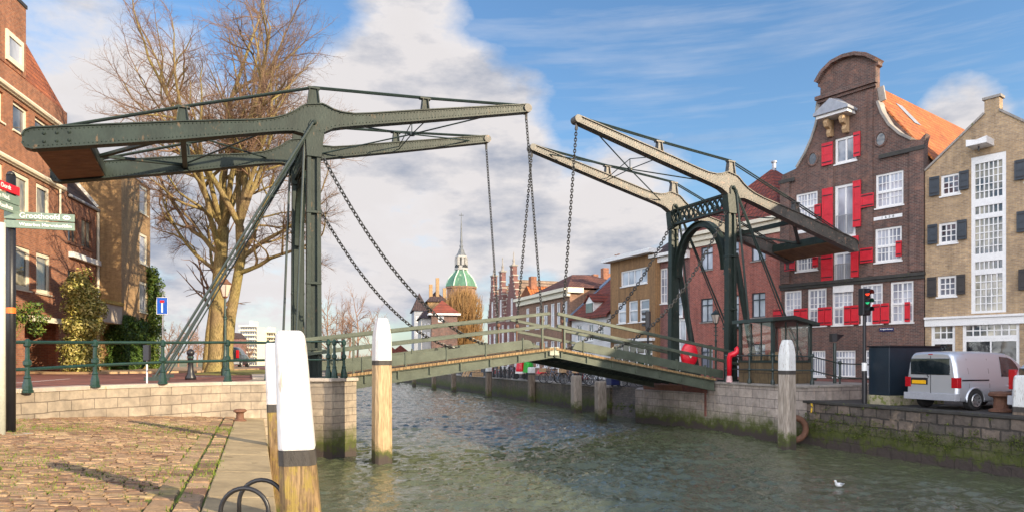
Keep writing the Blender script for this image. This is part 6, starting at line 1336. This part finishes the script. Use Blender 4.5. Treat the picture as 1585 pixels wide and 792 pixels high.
gt = thing('covered_scooter', 'bright green cover draped over a parked scooter below the bridge middle', 'covered scooter', (P(818, 53.5), 53.5, .02)); b = MB(); M['tarp'] = paint('green_tarp', (.02, .42, .03), .45, .25, 3, .02); b.lathe([(.62, .55), (.55, .8), (.50, 1.2), (.36, 1.6), (.18, 1.85), (.03, 1.9)], n=12, sx=.75, sy=1.2); b.build('cover', 'tarp', gt, smooth=False)
b = MB(); b.tube([(.25*math.cos(2*math.pi*i/14), -.5, .25+.25*math.sin(2*math.pi*i/14)) for i in range(14)], .05, 6, closed=True); b.build('wheel', 'rubber', gt)
rp = thing('parcel_cart', 'red covered cart with white base left of the green cover', 'cart', (P(805.5, 53.8), 53.8, .02)); b = MB(); b.lathe([(.36, .62), (.38, .8), (.30, 1.3), (.16, 1.62), (.02, 1.66)], n=10); b.build('cover', 'plastic', rp); b = MB(); b.box(-.4, .4, -.4, .4, .45, .60); b.build('tray', 'signwhite', rp); 
for s_ in (-1, 1): b = MB(); b.lathe([(.22, -.03), (.22, .03)], n=14); b.xf(Matrix.Translation((s_*.3, -.35, .24)) @ Matrix.Rotation(R(90), 4, 'X')); b.build('wheel', 'rubber', rp)
def parasol(label, px, Y_, zt, rad, m):
    r = thing('parasol', label, 'parasol', (P(px, Y_), Y_, .02)); b = MB(); b.tube([(0, 0, 0), (0, 0, zt)], .025, 6); b.build('pole', 'brass', r); b = MB(); b.lathe([(rad, zt-.42), (rad*.9, zt-.30), (rad*.45, zt-.08), (.02, zt)], n=8); b.build('canopy', m, r)
parasol('closed looking red parasol on the far quay right of the planks', 769, 57.5, 1.5, .42, 'plastic'); parasol('low red and white parasol right of the mossy white headed pile', 838, 49.5, .95, .38, 'plastic')
pk_ = thing('plank_stack', 'pale wooden planks leaning together on the far quay', 'planks', (P(724, 62), 62, .02))
for i, (x, t) in enumerate(((0, .5), (.22, .55), (.45, .45), (1.35, -.12))): b = MB(); b.bar((x-.5, i*.05, 0), (x-.5+t*1.4, .5, 1.5-.1*i), .16, .05, up=(0, 1, 0)); b.build('plank', 'wood', pk_)
cr = None
for i, (px, zz) in enumerate(((736, 0), (743, 0), (739, .42), (733, .42))):
    lb = ['left wooden crate of the bottom pair by the planks', 'right wooden crate of the bottom pair by the planks', 'upper right wooden crate stacked by the planks', 'upper left wooden crate stacked by the planks'][i]
    if cr is None:
        cr = thing('crate', lb, 'crate', (0, 0, 0), 0, 'wooden crates on the far quay'); b = MB()
        for q_ in range(3): b.box(-.3, .3, -.22, -.2, .02+.13*q_, .12+.13*q_); b.box(-.3, .3, .2, .22, .02+.13*q_, .12+.13*q_); b.box(-.3, -.28, -.2, .2, .02+.13*q_, .12+.13*q_); b.box(.28, .3, -.2, .2, .02+.13*q_, .12+.13*q_)
        b.build('slats', 'wood', cr); MB().box(-.28, .28, -.2, .2, 0, .3).build('filling', 'brownshutter', cr); o = cr
    else: o = copy_tree(cr); o['label'] = lb
    o.location = (P(px, 61.5), 61.5+i*.02, .02+zz)
bb = thing('container', 'dark blue bin standing on the far quay near the right abutment', 'bin', (P(949, 39.8), 39.8, .02), UA); MB().box(-.3, .3, -.3, .3, .08, .95).build('body', 'enamel', bb, bevel=.03); MB().box(-.33, .33, -.33, .33, .953, 1.03).build('lid', 'black', bb, bevel=.02)
for s_ in (-.2, .2): b = MB(); b.lathe([(.08, -.03), (.08, .03)], n=10); b.xf(Matrix.Translation((s_, -.25, .08)) @ Matrix.Rotation(R(90), 4, 'X')); b.build('wheel', 'rubber', bb)
# ------------------------------------------------------------------ trees and plants
def barkm(name, a, b, moss, amt):
    m, gg, p, v = new_mat(name); n = gg.noise(gg.vscale(v, (4, 4, 1.2)), 2.0, 7, .68); n2 = gg.noise(v, .55, 5, .6); n3 = gg.noise(gg.vscale(v, (14, 14, 4)), 2, 4, .6)
    cc = gg.mix(gg.ramp(n, .32, .68), c4(a), c4(b)); cc = gg.mix(gg.math('MULTIPLY', gg.ramp(n2, .38, .6), amt), cc, c4(moss)); cc = gg.mul(cc, gg.ramp(n3, .35, .6, (.5, .48, .45, 1), (1.1, 1.1, 1.1, 1)))
    gg.L.new(cc, p.inputs['Base Color']); p.inputs['Roughness'].default_value = .9; gg.L.new(gg.bump(n3, 1, .03), p.inputs['Normal']); return m
M['bark'] = barkm('mossy_bark', (.20, .135, .065), (.36, .26, .13), (.29, .245, .065), .65)
M['twig'] = paint('brown_twigs', (.20, .12, .075), .85, .25, 2)
M['twigred'] = paint('reddish_far_twigs', (.24, .135, .085), .9, .2, .6); M['twiggold'] = paint('golden_willow_twigs', (.42, .235, .06), .9, .25, .8)
LEV = [dict(seg=7, wob=.10, up=.10, kids=6, t0=.20, n=8, tip=.35), dict(seg=5, wob=.16, up=.07, kids=6, t0=.2, n=6, len=.52, ang=48, rad=.5, tip=.32), dict(seg=4, wob=.20, up=.06, kids=7, t0=.12, n=4, len=.54, ang=46, rad=.42, tip=.35), dict(seg=3, wob=.24, up=.05, kids=5, t0=.15, n=3, len=.52, ang=48, rad=.32, tip=.45), dict(seg=2, wob=.28, up=.06, kids=0, t0=.2, n=3, len=.58, ang=42, rad=.48, tip=.4)]
def rel(px, py, Y_=32): return Vector((P(px, Y_)-P(342, 32), Y_-32, H(py, Y_)-.93))
T1 = [rel(336, 578), rel(336, 560), rel(337, 500), rel(339, 440), rel(342, 395), rel(346, 352)]
T2 = [rel(349, 578), rel(351, 545), rel(357, 490), rel(366, 440), rel(373, 400), rel(371, 350, 31.5)]
lim = [(T1[-1], (-.10, .1, 1), 8.6, .19), (T1[-1], (-.5, -.1, .9), 6.8, .17), (T1[-1], (.25, -.2, 1), 7.6, .16), (T1[-2], (-.85, .3, .62), 5.2, .13), (T1[-2], (.1, -.8, .8), 6.0, .15), (T1[-3]+Vector((0, 0, .6)), (-.9, -.3, .42), 4.4, .10), (T1[-3], (-.5, .8, .5), 4.2, .10),
       (T2[-1], (.15, .2, 1), 8.0, .16), (T2[-1], (.5, -.2, .95), 5.4, .13), (T2[-1], (-.15, -.6, .9), 6.2, .15), (T2[-2], (.9, .1, .5), 4.4, .12), (T2[-2], (.6, .6, .6), 4.6, .12), (T2[-3]+Vector((0, 0, .5)), (.95, -.2, .22), 4.6, .12), (T1[-1], (.05, .7, .85), 7.0, .15), (T1[-1], (.22, .3, 1), 8.4, .15), (T2[-1], (-.22, .1, 1), 8.2, .15), (T1[-1], (-.28, -.4, 1), 7.6, .14), (T2[-1], (.25, -.4, 1), 6.4, .13)]
bare_tree('bare_tree', 'big bare winter tree with mossy forked trunk behind the left tower', (P(342, 32), 32, .93), dict(levels=LEV, limb=1, trunk=[(T1, [.62, .42, .34, .31, .29, .25]), (T2, [.40, .27, .235, .22, .21, .19])], limbs=lim), 4)
def small_tree(name, label, px, Y_, base, py_top, rad, seed, mats, group=None, lean=0.0, kids=5, narrow=.5, cat='tree'):
    h = H(py_top, Y_)-base; L2 = [dict(seg=6, wob=.05, up=.06, kids=9, t0=.22, n=5, tip=.3), dict(seg=4, wob=.12, up=.08, kids=kids, t0=.15, n=4, len=.42, ang=42*narrow*2, rad=.5, tip=.4), dict(seg=3, wob=.2, up=.05, kids=kids-1, t0=.15, n=3, len=.5, ang=40, rad=.55, tip=.4), dict(seg=2, wob=.25, up=.03, kids=0, t0=.1, n=3, len=.5, ang=40, rad=.6, tip=.4)]
    return bare_tree(name, label, (P(px, Y_), Y_, base), dict(levels=L2, limb=0, trunk=[([(0, 0, -.1), (0, 0, h*.12)], [rad, rad*.8])], limbs=[((0, 0, h*.1), (lean, 0, 1), h*.88, rad*.85)]), seed, mats, group, cat)
small_tree('bare_tree', 'slender bare tree just left of the big forked tree', 321, 36, .93, 330, .26, 8, ('bark', 'twig'), narrow=.45, kids=3)
for i, (px, Y_, top, lb) in enumerate(((507, 130, 478, 'reddish bare tree beyond the left post, leftmost of the far row'), (528, 138, 486, 'low reddish bare tree, second of the far row'), (553, 118, 474, 'tallest bare tree of the far row under the slack chains'), (540, 150, 492, 'small reddish bare tree behind the far row'), (575, 145, 496, 'low reddish bare tree, rightmost of the far row'), (519, 150, 494, 'small reddish bare tree in the gap of the far row'))):
    small_tree('bare_tree', lb, px, Y_, -.6, top, .25, 20+i, ('twigred', 'twigred'), 'bare trees on the far bank', kids=6, narrow=.6)
for i, (px, Y_, top, lb) in enumerate(((262, 190, 512, 'far bare tree just right of the blue road sign'), (276, 195, 516, 'far bare tree between the blue sign and the stays'), (291, 188, 511, 'far bare tree seen through the left stays'), (305, 200, 515, 'far bare tree left of the slender tree'), (385, 185, 532, 'low far bare tree in front of the apartment tower'))):
    small_tree('bare_tree', lb, px, Y_, -.6, top, .3, 40+i, ('twigred', 'twigred'), 'bare trees across the river', kids=6, narrow=.7)
# golden willow before the church: upright twigs
rng = random.Random(3); wl = thing('willow_tree', 'golden bare willow standing in front of the green dome', 'tree', (P(716, 118), 118, -.2)); b = MB(); b.tube([(0, 0, 0), (0, 0, 2.6)], [.5, .4], 8); b.build('trunk', 'twigred', wl); b = MB()
for _ in range(3400):
    a = rng.random()*6.283; r0 = rng.random()**.6*.6; rr = rng.random()**.55*3.9; z0 = rng.uniform(1.2, 13)*(1-.22*(rr/3.9)**2); x, y = rr*math.cos(a), rr*math.sin(a); l = rng.uniform(1.0, 2.6)
    if z0+l > H(447, 118)+1.2-(rr*.55)**2*.35: l = .6
    p0 = Vector((x*.85, y*.85, z0)); b.tube([p0, p0+Vector((x*.05+rng.gauss(0, .12), y*.05+rng.gauss(0, .12), l*.5)), p0+Vector((x*.07+rng.gauss(0, .25), y*.07+rng.gauss(0, .25), l))], [.045, .036, .018], 3, cap=False)
for _ in range(26):
    a = rng.random()*6.283; rr = rng.uniform(.8, 3.4); b.tube([(0, 0, 2.2), (rr*.5*math.cos(a), rr*.5*math.sin(a), 4.5), (rr*math.cos(a), rr*math.sin(a), 11)], [.2, .12, .04], 5, cap=False)
M['willowtwig'] = island('willow_twigs', [(.15, .08, .035), (.31, .175, .065), (.22, .12, .045), (.38, .23, .09), (.18, .105, .05)], .9)
b.build('crown', 'willowtwig', wl, fix=False)
# weed hanging on the right quay wall above the tide line
rng = random.Random(15); b = MB()
for _ in range(1100):
    s_ = rng.uniform(8, 26.5); z = -.86+rng.gauss(0, .16)+.10*math.sin(s_*1.1)+.07*math.sin(s_*3.7)
    x, y = TS(19.66, s_); leaves(b, (x, y, z), (.10, .14, .05+.05*rng.random()), rng.randint(6, 22), .020, rng, .1)
for _ in range(26):
    s_ = rng.uniform(8, 26); x, y = TS(19.64, s_); leaves(b, (x, y, -.05-.5*rng.random()**2), (.1, .1, .06), 14, .028, rng, .1)
for _ in range(120):
    s_ = rng.uniform(27.5, 34.5); t_ = 19.25 if s_ < 31 else 19.2-(s_-31)*.19; x, y = TS(t_-.05, s_); leaves(b, (x, y, -1.0+rng.gauss(0, .1)), (.12, .12, .07), 14, .03, rng, .1)
M['weed'] = island('wall_weed_leaves', [(.018, .03, .006), (.06, .085, .013), (.13, .16, .022), (.035, .05, .008)], .7)
tag(b.build('wall_weed', 'weed', fix=False), 'green weed and moss growing along the tide line of the right quay wall', 'weed', kind='stuff')
# evergreen shrubs
M['varieg'] = island('variegated_leaves', [(.05, .07, .012), (.24, .21, .035), (.52, .44, .13), (.10, .12, .02), (.62, .54, .22), (.34, .30, .06)], .55)
M['ivy'] = island('ivy_leaves', [(.018, .045, .010), (.05, .10, .016), (.10, .17, .028), (.03, .065, .012)], .5)
M['leafgreen'] = island('shrub_leaves', [(.02, .05, .012), (.07, .13, .02), (.15, .19, .03), (.04, .08, .015)], .5)
rng = random.Random(9); sh = thing('variegated_shrub', 'tall yellow variegated shrub trained up the orange brick wall', 'shrub', (P(126, 31.6), 31.6, .95)); b = MB()
for z, rx, n in ((.45, .95, 2100), (1.2, .98, 2400), (2.1, .95, 2400), (2.95, .93, 2400), (3.7, .80, 1800), (4.2, .55, 900)):
    for j in range(3): leaves(b, (rng.gauss(0, .16), rng.gauss(0, .16), z+rng.gauss(0, .1)), (rx*.86, rx*.86, .60), n//3, .072, rng, .45)
b.build('foliage', 'varieg', sh, fix=False); b = MB()
for j in range(5): b.tube([(rng.gauss(0, .1), rng.gauss(0, .1), 0), (rng.gauss(0, .2), rng.gauss(0, .2), 2), (rng.gauss(0, .25), rng.gauss(0, .25), 4)], [.06, .045, .02], 6)
b.build('stem', 'bark', sh)
iv = thing('ivy', 'dark green ivy covering the lower wall of the ochre block', 'ivy', (-20.93, 36.74, .95), math.atan2(.98, -.196)); b = MB(); a0, a1 = .05, 3.4
for _ in range(60): leaves(b, (rng.uniform(.2, 3.3), -rng.uniform(.05, .22), rng.uniform(.15, 2.75)), (.42, .16, .38), 130, .07, rng, .2)
for _ in range(60): leaves(b, (-.02-rng.uniform(0, .2), rng.uniform(-.2, .6), rng.uniform(.15, 2.6)), (.16, .3, .34), 60, .07, rng, .2)
b.build('foliage', 'ivy', iv, fix=False); b = MB(); b.tube([(1.5, -.05, 0), (1.6, -.05, 2.2)], .04, 5); b.build('stem', 'bark', iv)
ic = thing('ivy_column', 'tall dark ivy column at the far corner of the ochre block', 'ivy', (P(236, 41.3), 41.3, .95)); b = MB()
hh = H(417, 41.3)-.95
for i in range(44): z = hh*(i+.5)/44; leaves(b, (rng.gauss(0, .10), rng.gauss(0, .1), z), (.62*(1 if z < hh*.9 else .6), .6, .3), 190, .075, rng, .3)
b.build('foliage', 'leafgreen', ic, fix=False); b = MB(); b.tube([(0, 0, 0), (.05, 0, hh*.9)], [.09, .04], 6); b.build('stem', 'bark', ic)
bs_ = thing('shrub', 'loose green shrub hanging over the porch opening at the left', 'shrub', (P(30, 25), 25, .95)); b = MB()
for dx, dz, n in ((-.3, 1.9, 260), (.1, 2.2, 260), (.55, 2.5, 200), (.8, 2.15, 150), (-.55, 2.6, 160), (-.45, 1.2, 220), (-.55, .5, 200), (.35, 1.75, 150)): leaves(b, (dx, rng.gauss(0, .15), dz), (.36, .36, .30), n, .06, rng, .2)
b.build('foliage', 'leafgreen', bs_, fix=False); b = MB()
for q in ((-.3, 1.9), (.1, 2.2), (.55, 2.4), (-.55, 2.5)): b.tube([(-.5, 0, 0), (-.45, 0, 1.0), (q[0], 0, q[1])], [.05, .04, .015], 5)
b.build('stem', 'bark', bs_)

# ------------------------------------------------------------------ far off
def slab_block(label, px0, px1, Y_, py_top, floors, m, group=None):
    x0, x1 = P(px0, Y_), P(px1, Y_); r = thing('apartment_tower', label, 'apartment tower', ((x0+x1)/2, Y_, -.7), 0, group); w_ = (x1-x0)/2; h = H(py_top, Y_)+.7
    MB().box(-w_, w_, 0, 12, 0, h).build('wall', m, r); fh = h/floors
    for i in range(floors):
        b = MB(); b.box(-w_-.1, w_*.98, -1.2, -.01, fh*i+fh*.96, fh*i+fh*1.0); b.box(-w_-.1, w_*.98, -1.2, -1.1, fh*i+fh*1.0, fh*i+fh*1.34); b.build('balcony', 'cream', r)
        b = MB()
        for j in range(7): x = -w_+(2*w_)*(j+.15)/7; b.box(x, x+2*w_/7*.68, -.06, -.005, fh*i+fh*.18, fh*i+fh*.82)
        b.build('window_row', 'glassdark', r)
    b = MB(); b.box(-w_*.3, w_*.1, 3, 8, h+.003, h+2.2); b.build('roof_house', 'cream', r)
slab_block('pale apartment tower with balconies across the river, left and taller one', 372, 398, 240, 505, 9, 'cream', 'apartment towers across the river'); slab_block('pale apartment block across the river, lower one on the right', 400, 427, 250, 514, 7, 'cream', 'apartment towers across the river')
sh_ = thing('brick_shed', 'dark brick building across the river left of the apartment tower', 'building', (P(362, 225), 225, -.7)); MB().box(-1.8, 1.8, 0, 6, 0, 9).build('wall', 'brickplum', sh_); b = MB(); b.prism([(-2, 9.003), (2, 9.003), (0, 11)], -.2, 6.2, 'y'); b.build('roof', 'darktile', sh_)
for px, Y_, lb, m in ((604, 132, 'small red roofed house at the far end, left one', 'redtiley'), (620, 128, 'small red roofed house at the far end, right one', 'redtile'), (480, 150, 'low house seen left of the left tower posts', 'redtile')):
    r = thing('house', lb, 'house', (P(px, Y_), Y_, -.7), .2, 'small houses at the far end'); MB().box(-2.2, 2.2, 0, 5, 0, 3.0).build('wall', 'brickbrown', r); b = MB(); b.prism([(-2.5, 2.95), (2.5, 2.95), (0, 4.9)], -.2, 5.2, 'y'); b.build('roof', m, r)
    b = MB(); b.box(-1.4, -.5, -.05, -.004, 1.0, 2.2); b.build('window', 'white', r); b = MB(); b.box(.4, 1.3, -.05, -.004, 1.0, 2.2); b.build('window', 'white', r)
tl = MB(); rng = random.Random(77)
for i in range(9000):
    x = rng.uniform(-900, -120) if rng.random() < .8 else rng.uniform(-120, 60); y = 420+rng.uniform(0, 60); hg = 9*(.55+.45*math.sin(x*.021)+.3*math.sin(x*.11)); z = rng.random()**.7*max(2, hg)
    p0 = Vector((x, y, z-.7)); d = Vector((rng.gauss(0, .5), rng.gauss(0, .5), 1)).normalized()*rng.uniform(1, 3.2); tl.tube([p0, p0+d], [.16, .05], 3, cap=False)
tag(tl.build('far_wood', 'twigred', fix=False), 'strip of bare brown wood on the horizon across the river', 'wood', kind='stuff')
